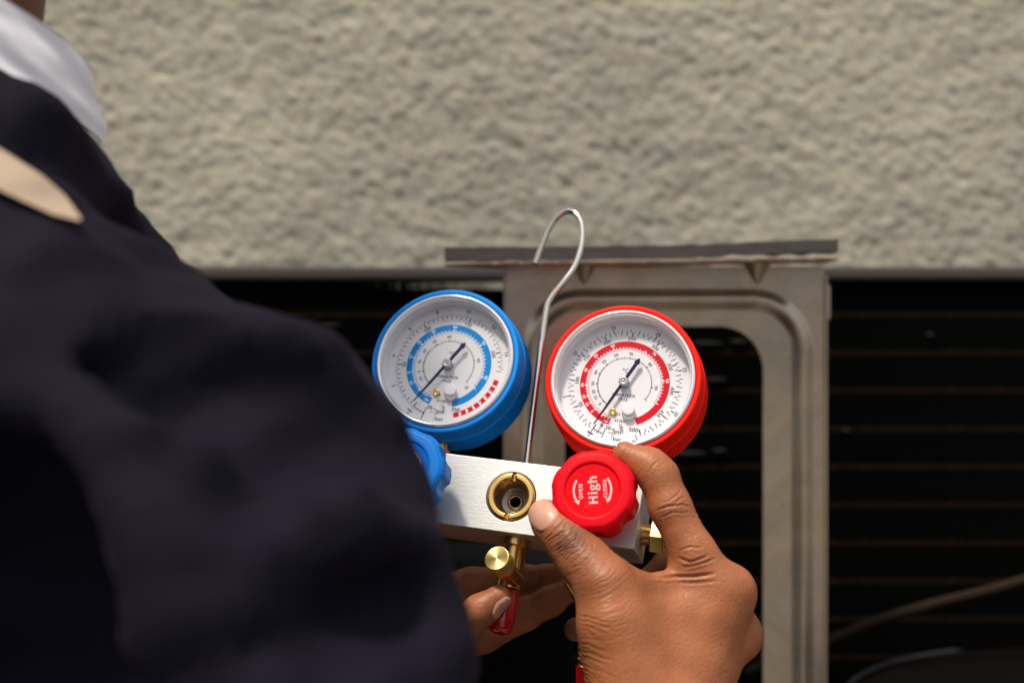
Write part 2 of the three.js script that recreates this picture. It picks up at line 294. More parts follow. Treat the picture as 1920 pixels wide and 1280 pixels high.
// ---------------------------------------------------------------- gauge manifold, built in its own frame
const nrm = V(-0.203, 0.352, 0.914).normalize();
const ux = V(0.963, -0.094, 0.25); ux.addScaledVector(nrm, -ux.dot(nrm)).normalize();
const vy = new THREE.Vector3().crossVectors(nrm, ux);
const P0 = at(958, 931, 0.735);
const man = group('gauge_manifold');
man.position.copy(P0); man.quaternion.setFromRotationMatrix(new THREE.Matrix4().makeBasis(ux, vy, nrm));
tag(man, 'aluminium manifold with blue and red pressure gauges, valve knobs and wire hook', 'manifold gauge');
const M2W = (x, y, z) => P0.clone().addScaledVector(ux, x * mm).addScaledVector(vy, y * mm).addScaledVector(nrm, z * mm);   // manifold mm to world
const loc = (px, py, w) => { const r = V((px - 960) / FPX, (640 - py) / FPX, -1), o = P0.clone().sub(V(0, H, 0)).addScaledVector(nrm, w * mm), t = o.dot(nrm) / r.dot(nrm), q = r.multiplyScalar(t).sub(P0.clone().sub(V(0, H, 0))); return [q.dot(ux) / mm, q.dot(vy) / mm]; };

const brushed = noiseTex(512, (u, v) => 0.5 + 0.22 * per(u, v, 1.2, 60) + 0.2 * per(u, v, 2.5, 110, 4));
brushed.repeat.set(14, 14);
const alu = std(lin(0.66, 0.65, 0.63), 0.48, { metalness: 0.92, bumpMap: brushed, bumpScale: 0.00006 });
const brassNoise = noiseTex(256, (u, v) => 0.5 + 0.2 * per(u, v, 40, 2) + 0.15 * per(u, v, 3, 3));
const brass = std(lin(0.72, 0.46, 0.15), 0.24, { metalness: 1, bumpMap: brassNoise, bumpScale: 0.00003 });
const steelDark = std(lin(0.32, 0.27, 0.20), 0.4, { metalness: 0.9 });
const chrome = std(lin(0.64, 0.60, 0.54), 0.08, { metalness: 1 });
const bluePl = std(lin(0.0, 0.245, 0.78), 0.5, { specularIntensity: 0.35 }), redPl = std(lin(0.95, 0.010, 0.002), 0.5, { specularIntensity: 0.3 });
const knobRed = std(lin(0.74, 0.002, 0.010), 0.42, { specularIntensity: 0.25 }), knobBlue = std(lin(0.0, 0.19, 0.68), 0.42, { specularIntensity: 0.5 });
{
  // block with a bored sight port
  const sh = new THREE.Shape(); const a = -67.5 * mm, b = -18.8 * mm; sh.moveTo(a, b); sh.lineTo(-a, b); sh.lineTo(-a, -b); sh.lineTo(a, -b); sh.closePath();
  const ho = new THREE.Path(); ho.absarc(0, 0, 13.1 * mm, 0, 2 * Math.PI); sh.holes.push(ho);
  const g = new THREE.ExtrudeGeometry(sh, { depth: 35.2 * mm, bevelEnabled: true, bevelThickness: 0.4 * mm, bevelSize: 0.4 * mm, bevelOffset: -0.4 * mm, bevelSegments: 2, curveSegments: 64 });
  g.translate(0, 0, -35.6 * mm); const block = mesh('block', g, alu, man);
  const ring = revolve(sc(soft([[8.7, -16], [8.7, 0.4], [9.6, 1.3], [11.8, 1.3], [12.8, 0.3], [12.8, -16]], 0.5)), 160, (r, z, an) => r);
  // slots in the ring's face
  { const p = ring.attributes.position; for (let i = 0; i < p.count; i++) { const x = p.getX(i), y = p.getY(i), z = p.getZ(i); if (Math.abs(x) < 0.8 * mm && z > -1.2 * mm) p.setZ(i, Math.min(z, -1.2 * mm)); } ring.computeVertexNormals(); }
  const rp = mesh('port_ring', ring, brass, man, V(0, 0, 0), 'slotted brass ring of the sight port');
  mesh('port_cup', revolve(sc(soft([[8.68, -6], [8.2, -9], [7.4, -11.5], [4.4, -12.5], [3.9, -11.0], [2.9, -11.0], [2.7, -12], [2.7, -22]], 0.5)), 80), steelDark, rp);
  mesh('port_floor', new THREE.CircleGeometry(3 * mm, 32).translate(0, 0, -21.5 * mm), std(lin(0.01, 0.01, 0.01), 0.8), rp);
}
// ---- dial prints (flat print on the dial plate, drawn in mm about its centre)
function dialTexture(draw) {
  const c = document.createElement('canvas'); c.width = c.height = 2048; const g = c.getContext('2d'), s = 2048 / 74;
  g.fillStyle = 'rgb(238,236,240)'; g.fillRect(0, 0, 2048, 2048); g.translate(1024, 1024); g.scale(s, s);
  const tools = {
    tick(deg, r0, r1, w, col) { const a = (deg - 90) * Math.PI / 180; g.strokeStyle = col; g.lineWidth = w * 1.6; g.beginPath(); g.moveTo(Math.cos(a) * r0, Math.sin(a) * r0); g.lineTo(Math.cos(a) * r1, Math.sin(a) * r1); g.stroke(); },
    arc(r, d0, d1, w, col) { g.strokeStyle = col; g.lineWidth = w; g.beginPath(); g.arc(0, 0, r, (d0 - 90) * Math.PI / 180, (d1 - 90) * Math.PI / 180); g.stroke(); },
    num(t, deg, r, size, col, bold = '', turn = true) { g.save(); g.rotate(deg * Math.PI / 180); g.translate(0, -r); if (!turn) g.rotate(-deg * Math.PI / 180); g.fillStyle = col; g.font = `${bold || 'bold'} ${size * 10.8}px sans-serif`; g.scale(0.1, 0.1); g.textAlign = 'center'; g.textBaseline = 'middle'; g.fillText(t, 0, 0); g.restore(); },
    text(t, x, y, size, col, bold = '') { g.save(); g.translate(x, -y); g.scale(0.1, 0.1); g.fillStyle = col; g.font = `${bold || 'bold'} ${size * 10.6}px sans-serif`; g.textAlign = 'center'; g.textBaseline = 'middle'; g.fillText(t, 0, 0); g.restore(); }, g };
  draw(tools); return tex(c);
}
const ink = 'rgb(12,14,46)', band = { red: 'rgb(216,0,34)', blue: 'rgb(0,140,222)' };
const redDial = dialTexture(({ tick, arc, num, text }) => {
  const A = (psi) => 206 + psi * 309 / 500, Bq = (bar) => 206 + bar * 14.5038 * 309 / 500;
  arc(21.9, 192, 206 + 309 + 1, 3.9, band.red); arc(19.3, 200, 480, 0.28, band.red);
  for (let p = 0; p <= 500; p += 10) tick(A(p), 29.1, p % 50 ? 27.2 : 26.6, p % 50 ? 0.27 : 0.4, ink);
  for (let p = 50; p <= 450; p += 50) num(String(p), A(p), 25.4, 2.5, ink);
  for (let b = 0; b <= 34.5; b += 0.5) tick(Bq(b), 28.9, b % 5 ? (b % 1 ? 30.0 : 30.6) : 31.1, b % 5 ? 0.25 : 0.38, ink);
  for (let b = 5; b <= 30; b += 5) num(String(b), Bq(b), 32.4, 2.5, ink);
  for (let k = 1; k < 6; k++) tick(206 - k * 2.4, 28.9, 30.3, 0.22, ink); tick(194, 26.8, 31.5, 0.3, ink); num('0', 206, 33.6, 2.3, ink, 'bold'); arc(32.0, 203, 209, 0.9, ink);
  arc(29.1, 194, 206, 0.28, ink);
  const T = [-40, -20, 0, 10, 20, 30, 40, 50, 60, 70, 80], TA = [196, 207, 221, 233, 245, 262, 284, 308, 335, 384, 440];
  T.forEach((t, i) => { if (i > 1 && t !== 70) num(String(t), TA[i] + 0, 22.5, 1.9, '#fff', 'bold'); tick(TA[i], 19.9, 21.3, 0.3, '#fff'); });
  num('70', 396, 22.5, 1.9, '#fff', 'bold'); num('-40', 197, 22.6, 1.7, '#fff', 'bold');
  for (let d = 198; d < 470; d += d < 280 ? 2.4 : 5.2) tick(d, 19.9, 20.8, 0.22, '#fff'); tick(476, 19.9, 21.4, 0.25, '#fff');
  arc(14.2, 212, 482, 0.26, ink);
  const C = [0, 10, 20, 30, 40, 50, 60, 70, 80, 90], CA = [222, 236, 248, 264, 286, 311, 336, 363, 405, 452];
  C.forEach((t, i) => { num(String(t), CA[i], 16.9, 2.1, ink); tick(CA[i], 14.2, 15.3, 0.26, ink); });
  for (let d = 212; d < 480; d += d < 300 ? 3 : 5.5) tick(d, 14.2, 14.9, 0.18, ink); tick(482, 13.2, 15.2, 0.22, ink);
  text('°C', -0.6, 7.2, 3.1, 'rgb(90,90,130)'); text('VIBRATION', 0.4, -6.4, 2.15, 'rgb(50,50,110)'); text('FREE', 0.4, -8.8, 2.15, 'rgb(50,50,110)');
  text('R12', -1.4, -17.0, 1.8, ink); text('R134a', 0.4, -20.6, 1.8, ink); text('psi', 0.3, -26.6, 2.9, ink); text('bar', 0.6, -30.6, 2.7, ink); tick(184.5, 25.4, 31.6, 0.16, ink);
  text('0', -8.6, -23.8, 2.6, ink, 'bold'); text('-30', -5.6, -24.9, 2.6, ink); text('inHg', -2.7, -25.4, 1.1, ink); text('vac', -3.6, -27.4, 1.3, ink);
  text('500', 8.4, -24.6, 2.8, ink); text('35', 9.6, -31.0, 2.4, ink); tick(160, 28.9, 31.6, 0.24, ink); arc(31.6, 158, 160, 0.24, ink);
});
const blueDial = dialTexture(({ tick, arc, num, text }) => {
  const A = (psi) => 211 + psi * 1.09, Bq = (bar) => 211 + bar * 14.5038 * 1.09;
  arc(21.9, 196, 524, 3.9, band.blue); arc(19.2, 200, 482, 0.28, band.blue);
  for (let k = 0; k < 8; k++) { const d = 461 + k * 8.1; arc(28.7, d, d + 6.3, 2.8, band.red); }
  'RETARD'.split('').forEach((t, k) => num(t, 467 + (5 - k) * 8.1 + 8.0, 28.6, 1.9, 'rgb(225,225,228)', 'bold'));
  for (let p = 0; p <= 220; p += 5) tick(A(p), 28.9, p % 50 ? (p % 10 ? 27.6 : 27.1) : 26.5, p % 50 ? 0.27 : 0.4, ink);
  for (const p of [50, 100, 150, 200]) num(String(p), A(p), 25.3, 2.5, ink);
  for (let b = 0; b <= 15.2; b += 0.2) tick(Bq(b), 28.9, Math.abs(b - Math.round(b)) > 0.05 ? 29.9 : 30.7, 0.22, ink);
  for (let b = 2; b <= 14; b += 2) num(String(b), Bq(b), 32.4, 2.5, ink);
  for (let k = 1; k < 6; k++) tick(211 - k * 2.6, 28.9, 30.3, 0.22, ink); tick(197, 26.8, 33.0, 0.3, ink); num('0', 211, 34.0, 2.3, ink, 'bold'); arc(32.2, 208, 214, 0.7, ink); arc(29.1, 197, 211, 0.28, ink);
  const T = [-20, -10, 0, 10, 20, 30, 40, 50, 60], TA = [222, 237, 254, 277, 301, 326, 358, 409, 462];
  T.forEach((t, i) => { if (i) num(String(t), TA[i], 22.6, 2.0, '#fff', 'bold'); tick(TA[i], 19.9, 21.4, 0.35, '#fff'); });
  for (let d = 206; d < 470; d += d < 290 ? 3 : 6) tick(d, 19.9, 20.9, 0.22, '#fff'); num('-40', 202, 22.3, 2.0, '#fff', 'bold'); tick(484, 19.9, 21.4, 0.25, '#fff');
  arc(14.0, 214, 484, 0.26, ink);
  const C = [-10, 0, 10, 20, 30, 40, 60, 70], CA = [236, 252, 271, 294, 320, 350, 434, 492];
  C.forEach((t, i) => { num(String(t), CA[i], 16.8, 2.1, ink); tick(Math.min(CA[i], 484), 14.0, 15.2, 0.26, ink); });
  for (let d = 216; d < 482; d += d < 300 ? 3.4 : 7) tick(d, 14.0, 14.8, 0.18, ink);
  text('°C', 0.4, 7.0, 3.1, 'rgb(110,110,140)'); text('VIBRATION', 0.6, -6.6, 2.15, 'rgb(50,50,110)'); text('FREE', 0.6, -8.9, 2.15, 'rgb(50,50,110)');
  text('R', -1.6, -17.0, 1.8, ink); text('R134a', 0.0, -20.4, 1.8, ink); text('psi', 0.4, -26.4, 2.9, ink); text('bar', 0.6, -30.6, 2.7, ink); tick(184.5, 25.4, 31.6, 0.16, ink);
  text('-30', -6.6, -24.6, 2.6, ink); text('inHg', -3.6, -25.2, 1.1, ink); text('vac', -4.4, -27.0, 1.3, ink);
  text('350', 8.6, -24.4, 2.8, ink);
});
function pressureGauge(u, plastic, dialMap, needleDeg, label) {
  // rubber boot: smooth front lip, ribbed grip behind it
  const ribs = 150, prof = sc(soft([[37.9, 1.5], [38.5, 4.4], [40.7, 4.4], [41.2, 2.5], [41.5, -7.5], [41.0, -8.2], [42.3, -9.2], [42.3, -26], [41, -28.5], [36, -30], [0, -30]], 0.7));
  const boot = mesh('pressure_gauge', revolve(prof, ribs * 5, (r, z, a) => {
    const k = sstep(-8.8 * mm, -10 * mm, z) * sstep(-27 * mm, -25.5 * mm, z); const low = Math.abs(a - 1.5 * Math.PI);
    if (k <= 0) return r;
    const rib = sstep(0.26, 0.34, low);
    return r - k * (rib * 0.6 * mm * (0.5 + 0.5 * Math.cos(a * ribs)) + (1 - rib) * 1.1 * mm);
  }), plastic, man, V(u * mm, 69 * mm, 0), label);
  // clear rim, cup and dial
  mesh('bezel', revolve(sc(soft([[38.2, 1.0], [38.0, 4.6], [37.0, 5.6], [36.0, 5.2], [35.2, 3.2], [35.0, 1.0]], 0.5)), 160), std(lin(0.80, 0.80, 0.80), 0.12, { metalness: 0.55 }), boot);
  mesh('dial_cup', revolve(sc([[35.6, 2.6], [35.5, -1], [34.9, -5.2]]), 128), std(lin(0.74, 0.73, 0.75), 0.3, { side: THREE.DoubleSide }), boot);
  mesh('dial', new THREE.CircleGeometry(35.6 * mm, 96).translate(0, 0, -5 * mm), (() => { const t = dialMap.clone(); t.repeat.set(71.2 / 74, 71.2 / 74); t.offset.set(1.4 / 74, 1.4 / 74); t.needsUpdate = true; return std(lin(0.84, 0.84, 0.84), 0.6, { map: t, specularIntensity: 0.12 }); })(), boot);
  const lens = revolve(sc([...Array(13)].map((_, i) => [36 * (1 - i / 12), 3.0 + 1.6 * (1 - (1 - i / 12) ** 2)])), 96);
  mesh('lens', lens, new THREE.MeshPhysicalMaterial({ color: lin(1, 1, 1), roughness: 0.02, transmission: 1, thickness: 0, ior: 1.45, specularIntensity: 0.45 }), boot);
  // needle
  const nd = new THREE.Shape(); nd.moveTo(-0.26, 27.6); nd.lineTo(0.26, 27.6); nd.lineTo(0.75, 12); nd.lineTo(0.95, -11.6); nd.lineTo(1.5, -12.0); nd.lineTo(1.25, -13.6); nd.lineTo(0, -15.2); nd.lineTo(-1.25, -13.6); nd.lineTo(-1.5, -12.0); nd.lineTo(-0.95, -11.6); nd.lineTo(-0.75, 12); nd.closePath();
  const ng = new THREE.ExtrudeGeometry(nd, { depth: 0.4, bevelEnabled: false }); ng.scale(mm, mm, mm); ng.rotateZ(-needleDeg * Math.PI / 180);
  mesh('needle', ng, std(lin(0.006, 0.007, 0.050), 0.6, { specularIntensity: 0.12 }), boot, V(0, 0, -1.6 * mm));
  mesh('hub', revolve(sc(soft([[2.7, -5], [2.7, -0.4], [2.3, 0.4], [1.3, 0.4], [1.0, 0.0], [0.5, 0.0], [0.4, 0.5], [0, 0.5]], 0.25)), 40), std(lin(0.36, 0.35, 0.38), 0.3, { metalness: 1 }), boot);
  // zero screw, filling plug, pins
  mesh('zero_screw', revolve(sc(soft([[1.9, -5], [1.9, -3.6], [1.5, -3.2], [1.1, -3.2], [0.9, -3.9], [0, -3.9]], 0.2)), 32), brass, boot, V(-3.7 * mm, -16.2 * mm, 0));
  mesh('filling_plug', revolve(sc(soft([[3.5, -1.6], [3.5, -0.9], [3.1, -0.4], [0, -0.3]], 0.4)), 48), std(lin(0.74, 0.73, 0.74), 0.5, { specularIntensity: 0.4 }), boot, V(4.6 * mm, -14.6 * mm, 0));
  mesh('plug_seat', revolve(sc(soft([[3.6, -5], [3.6, -2.6], [3.2, -2.2], [0, -2.2]], 0.3)), 40), std(lin(0.52, 0.51, 0.47), 0.3, { metalness: 0.6 }), boot, V(4.9 * mm, -16.6 * mm, 0));
  mesh('stop_pin', revolve(sc(soft([[0.8, -5], [0.8, -2.2], [0.4, -1.7], [0, -1.7]], 0.2)), 20), chrome, boot, V(1.6 * mm, -23.4 * mm, 0));
  // brass stem down to the block
  const st = new THREE.CylinderGeometry(5.2 * mm, 5.2 * mm, 14 * mm, 32).translate(0, -44.5 * mm, -16 * mm); mesh('stem', st, brass, boot);
  const hx = new THREE.CylinderGeometry(7.6 * mm, 7.6 * mm, 5 * mm, 6).translate(0, -47.5 * mm, -16 * mm); mesh('stem_nut', hx, brass, boot);
  return boot;
}
pressureGauge(-48.7, bluePl, blueDial, 212, 'blue low pressure gauge with ribbed rubber boot');
pressureGauge(48.7, redPl, redDial, 206, 'red high pressure gauge with ribbed rubber boot');

function knobTexture(word, base) {
  const c = document.createElement('canvas'); c.width = c.height = 1024; const g = c.getContext('2d'); g.fillStyle = base; g.fillRect(0, 0, 1024, 1024);
  g.translate(512, 512); g.scale(1024 / 28, 1024 / 28); g.rotate(-Math.PI / 2);      // the print reads from the block upwards
  const col = 'rgb(196,188,190)'; g.fillStyle = g.strokeStyle = col;
  const t = (s, x, y, z, b = 'bold', stretch = 1) => { g.save(); g.translate(x, y); g.scale(0.1 * stretch, 0.1); g.font = `${b} ${z * 10}px sans-serif`; g.textAlign = 'center'; g.textBaseline = 'middle'; g.fillText(s, 0, 0); g.restore(); };
  t(word, 0, 0.2, 6.3, 'bold', 1.06); t('OPEN', -0.2, -5.7, 2.7, 'bold', 1.08); t('CLOSED', 0.3, 6.2, 2.5, 'bold', 0.98);
  for (const s of [-1, 1]) {
    g.lineWidth = 1.0; g.beginPath(); for (let i = 0; i <= 30; i++) { const x = -5 + i / 30 * 10.5, y = s * (9.2 - 0.055 * x * x); i ? g.lineTo(x, y) : g.moveTo(x, y); } g.stroke();
    const x = -5.0, y = s * (9.2 - 0.055 * 25); g.beginPath(); g.moveTo(x - 1.9, y - s * 0.9); g.lineTo(x + 0.5, y - s * 1.5); g.lineTo(x + 0.3, y + s * 1.4); g.closePath(); g.fill();
  }
  // scuffs and flecks of wear
  seed = 77; for (let i = 0; i < 26; i++) { g.globalAlpha = 0.25 + 0.5 * rnd(); g.fillStyle = 'rgb(225,190,190)'; const a = rnd() * 6.3, r = 6 + rnd() * 6; g.fillRect(-7 + rnd() * 3 - 1.5, Math.sin(a) * r * 0.4, 0.12 + rnd() * 0.3, 0.1 + rnd() * 0.15); }
  return tex(c);
}
function knob(u, m, map, turn, label) {
  const topZ = 37, prof = sc(soft([[0, topZ - 0.9], [13.3, topZ - 0.9], [13.6, topZ], [14.6, topZ + 0.3], [18.6, topZ], [20.8, topZ - 2.2], [21.4, topZ - 6], [21.2, topZ - 17], [20.2, topZ - 20], [12, topZ - 22], [6, topZ - 22]], 0.9));
  // refine the side so that scallops bend smoothly
  const fine = []; for (let i = 0; i < prof.length - 1; i++) { const n = Math.max(1, Math.ceil(Math.hypot(prof[i + 1][0] - prof[i][0], prof[i + 1][1] - prof[i][1]) / (0.9 * mm))); for (let k = 0; k < n; k++) fine.push([prof[i][0] + (prof[i + 1][0] - prof[i][0]) * k / n, prof[i][1] + (prof[i + 1][1] - prof[i][1]) * k / n]); } fine.push(prof[prof.length - 1]);
  const g = revolve(fine, 240, (r, z, a) => {
    const c = 0.5 + 0.5 * Math.cos(a * 8), cut = sstep(0.35, 1, c); const deep = sstep(topZ * mm, (topZ - 9) * mm, z);
    const out = sstep(15.5 * mm, 19.5 * mm, r);
    return r - out * cut * (0.35 + 1.35 * deep) * mm;
  });
  const k = mesh('valve_knob', g, m, man, V(u * mm, 0, 0), label); k.rotation.z = turn;
  const f = new THREE.CircleGeometry(13.2 * mm, 64).translate(0, 0, (topZ - 0.75) * mm);
  const t = map.clone(); t.repeat.set(26.4 / 28, 26.4 / 28); t.offset.set(0.8 / 28, 0.8 / 28); t.needsUpdate = true;
  mesh('knob_print', f, std(lin(1, 1, 1), 0.45, { map: t, specularIntensity: 0.15 }), k);
  mesh('valve_stem', new THREE.CylinderGeometry(6.2 * mm, 6.2 * mm, 16 * mm, 32).rotateX(Math.PI / 2).translate(0, 0, 7.6 * mm), brass, k);
  mesh('stem_nut', new THREE.CylinderGeometry(9 * mm, 9 * mm, 6 * mm, 6).rotateX(Math.PI / 2).translate(0, 0, 3.1 * mm), brass, k);
}
knob(48.7, knobRed, knobTexture('High', 'rgb(226,4,22)'), 0.20, 'red high side valve knob with silver print');
knob(-48.7, knobBlue, knobTexture('Low', 'rgb(0,104,205)'), 0.5, 'blue low side valve knob with silver print');
{ // wire hook
  const w = (px, py, z) => { const [a, b] = loc(px, py, z); return V(a * mm, b * mm, z * mm); };
  const pts = [w(986, 882, -18), w(989, 858, -18), w(1002, 750, -18), w(1014, 655, -18), w(1023, 590, -18), w(1027, 570, -18.2), w(1036, 554, -18.5), w(1057, 528, -19), w(1076, 502, -20), w(1088, 470, -21), w(1092, 440, -22), w(1089, 415, -23), w(1078, 399, -24), w(1063, 396, -25), w(1045, 406, -26), w(1030, 428, -27), w(1016, 460, -28), w(1004, 494, -29)];
  const g = tube(pts, 1.75 * mm, 300, 20), end = new THREE.CircleGeometry(1.75 * mm, 20); const d = pts[17].clone().sub(pts[16]).normalize(); end.lookAt(d); end.translate(pts[17].x, pts[17].y, pts[17].z);
  mesh('hanging_hook', mergeGeometries([g, end]), chrome, man, null, 'chromed wire hanging hook');
}
// ---- brass ports below the block and at its end
const along = (g, from, to) => { g.applyQuaternion(new THREE.Quaternion().setFromUnitVectors(V(0, 0, 1), to.clone().sub(from).normalize())); g.translate(from.x, from.y, from.z); return g; };
const mv = (a, b, c) => V(a * mm, b * mm, c * mm);
{
  const capC = loc(931, 1046, 14), cx = capC[0], cy = capC[1];
  const stemX = 3.2, sw = -15;
  // centre port
  const st = mesh('centre_port', along(revolve(sc(soft([[0, 0], [8.2, 0], [8.2, 4], [6.4, 4.6], [6.4, 26], [5.4, 26.6], [5.4, 34], [0, 34]], 0.4)), 48), mv(stemX, -18.6, sw), mv(stemX, -60, sw - 1)), brass, man, null, 'brass centre port with side valve');
  const wa = V(-0.36, 0.52, 0.77).normalize(), axis = V(wa.dot(ux), wa.dot(vy), wa.dot(nrm)), c0 = mv(cx, cy, 14);
  const P = (d) => c0.clone().addScaledVector(axis, d * mm);
  mesh('side_valve', along(revolve(sc(soft([[4.4, -27], [4.4, -14.6], [5.3, -14], [5.3, -10.8], [4.5, -10]], 0.3)), 40), c0, P(1)), brass, st);
  // knurled cap: crossed helical grooves
  const prof = []; for (let i = 0; i <= 56; i++) prof.push([6.5, -9.4 + i * 0.145]);
  const kn = revolve(sc([[0, -9.6], [6.2, -9.6], ...prof, [6.5, -1.2], [6.0, -1.0], [6.5, -0.6], [6.5, -0.25], [6.2, 0], [0, 0]]), 300, (r, z, a) => (r > 6.3 * mm && z < -1.6 * mm && z > -9.0 * mm) ? r - 0.4 * mm * Math.max(Math.pow(Math.abs(Math.sin(a * 15 + z / mm * 2.2)), 0.6) < 0.45 ? 1 : 0, Math.pow(Math.abs(Math.sin(a * 15 - z / mm * 2.2)), 0.6) < 0.45 ? 1 : 0) : r);
  const turned = noiseTex(256, (u, v) => 0.5 + 0.35 * n2(v * 26, 3.3));
  mesh('knurled_cap', along(kn, c0, P(1)), std(lin(0.72, 0.50, 0.17), 0.27, { metalness: 1, bumpMap: turned, bumpScale: 0.00002 }), st, null, 'knurled brass cap');
  const fc = mesh('cap_face', along(revolve(sc([...Array(20)].map((_, i) => [6.15 * (1 - i / 19), 0.05])), 120), c0, P(1)), std(lin(0.74, 0.56, 0.22), 0.34, { metalness: 1, anisotropy: 0.75, anisotropyRotation: 0 }), st);
  // red vinyl sleeve on the end of the port
  mesh('red_cap', along(revolve(sc(soft([[5.3, 0], [6.1, 0.2], [6.7, 4], [6.9, 17], [6.0, 21], [3.4, 22.6], [0, 22.8]], 1.2)), 48), mv(stemX + 0.4, -46, sw + 1), mv(stemX + 0.2, -66, sw + 3)), std(lin(0.55, 0.006, 0.010), 0.22, { clearcoat: 0.5, clearcoatRoughness: 0.1 }), st, null, 'glossy red vinyl cap');
  // low side port under the blue knob
  mesh('low_port', along(revolve(sc(soft([[0, 0], [7.6, 0], [7.6, 5], [5.6, 5.6], [5.6, 16], [0, 16]], 0.4)), 40), mv(-46, -18.6, sw), mv(-46, -60, sw)), brass, man);
  // hexagon fitting on the end of the block
  const [ea, eb] = loc(1226, 1004, -20);
  const hexR = (r, s) => { const g = new THREE.CylinderGeometry(r, r, s, 6, 1); g.rotateZ(Math.PI / 2); return g; };
  const ey = eb; const ep = mesh('end_fitting', new THREE.CylinderGeometry(5.6 * mm, 5.6 * mm, 22 * mm, 36).rotateZ(Math.PI / 2).translate(78 * mm, ey * mm, -20 * mm), brass, man, null, 'brass hexagon end fitting');
  const hexP = (() => { const s = new THREE.Shape(); for (let i = 0; i < 6; i++) { const a = (i + 0.25) / 6 * 2 * Math.PI; s[i ? 'lineTo' : 'moveTo'](Math.cos(a) * 8.6 * mm, Math.sin(a) * 8.6 * mm); } s.closePath(); const g = new THREE.ExtrudeGeometry(s, { depth: 6.4 * mm, bevelEnabled: true, bevelThickness: 0.7 * mm, bevelSize: 0.7 * mm, bevelSegments: 3 }); g.rotateY(Math.PI / 2); return g; })();
  mesh('hexagon_nut', hexP.translate(72.8 * mm, ey * mm, -20 * mm), brass, ep);
  mesh('hose_barb', along(revolve(sc(soft([[5.0, 0], [6.2, 1], [5.4, 6], [6.0, 7], [5.2, 12], [0, 12]], 0.3)), 36), mv(83, ey, -20), mv(100, ey, -20)), brass, ep);
  // high side port
  mesh('high_port', along(revolve(sc(soft([[0, 0], [7.8, 0], [7.8, 5], [5.8, 5.6], [5.8, 15], [0, 15]], 0.4)), 40), mv(36, -18.6, sw), mv(36, -60, sw)), brass, man);
}
{ // red service hose with a brass coupling
  const A = M2W(36, -33, -15), B = at(1104, 1128, 0.735), C1 = at(1102, 1250, 0.735);
  const hose = group('service_hose'); hose.position.copy(B); const L = (p) => p.clone().sub(B);
  const dir = C1.clone().sub(B), len = dir.length() / mm;
  const conn = along(revolve(sc(soft([[0, -0.1], [6.6, 0], [6.6, len * 0.9 * 0 + 14], [5.0, 15], [5.0, 16], [0, 16]], 0.4)), 40), L(A), L(B));
  mesh('flare_nut', conn, brass, hose);
  const spiral = (z0, z1, r, amp) => { const p = []; for (let i = 0; i <= 90; i++) p.push([r, z0 + (z1 - z0) * i / 90]); return revolve(sc(p), 72, (q, z, a) => q + amp * mm * Math.sin(a * 3 + z / mm * 2.1) * (0.7 + 0.3 * Math.sin(a * 5 - z / mm * 1.3))); };
  mesh('coupling', along(mergeGeometries([spiral(-1, 8, 4.6, 0.55)].map((g) => g)), L(B), L(C1)), brass, hose);
  mesh('coupling_collar', along(revolve(sc(soft([[0, 8], [5.6, 8], [5.6, 10.4], [0, 10.4]], 0.4)), 40), L(B), L(C1)), brass, hose);
  mesh('gasket', along(revolve(sc(soft([[0, 10.4], [4.4, 10.4], [4.4, 14.6], [0, 14.6]], 0.3)), 32), L(B), L(C1)), std(lin(0.02, 0.012, 0.012), 0.6), hose);
  mesh('ferrule', along(spiral(14.6, 33.0, 5.0, 0.65), L(B), L(C1)), brass, hose, null, 'twisted brass ferrule');
  const dn = dir.clone().normalize(), s0 = B.clone().addScaledVector(dn, 32.6 * mm);
  const pts = [s0, s0.clone().addScaledVector(dn, 0.03), at(1080, 1420, 0.74), at(1060, 1700, 0.75), V(0.03, 0.6, -0.78), V(0.06, 0.12, -0.78), V(0.14, 0.0078, -0.72), V(0.4, 0.0078, -0.6), V(0.62, 0.0078, -0.66)].map(L);
  mesh('hose_tube', tube(pts, 0.0062, 200, 20), std(lin(0.50, 0.006, 0.012), 0.35), hose);
  tag(hose, 'red rubber service hose with twisted brass ferrule hanging from the manifold', 'hose');
}

// ---------------------------------------------------------------- the worker
const person = group('person'); person.position.set(0, 0, 0);
tag(person, 'person in navy jacket and white shirt holding the gauge manifold and turning its red knob', 'person');
const fwd = V(0.79, 0, -0.61).normalize(), rgt = V(0.61, 0, 0.79).normalize(), up = V(0, 1, 0);
const bodyP = (r, u, f) => neckB.clone().addScaledVector(rgt, r).addScaledVector(up, u).addScaledVector(fwd, f);   // right, up, forward of the neck base
const neckB = at(-235, 250, 0.60);
const SR = at(180, 900, 0.515), ER = at(900, 2150, 0.455), WR = at(1232, 1460, 0.652);
const SL = bodyP(-0.18, -0.075, 0.01), EL = V(-0.235, H - 0.30, -0.70), WL = at(770, 1190, 0.765);

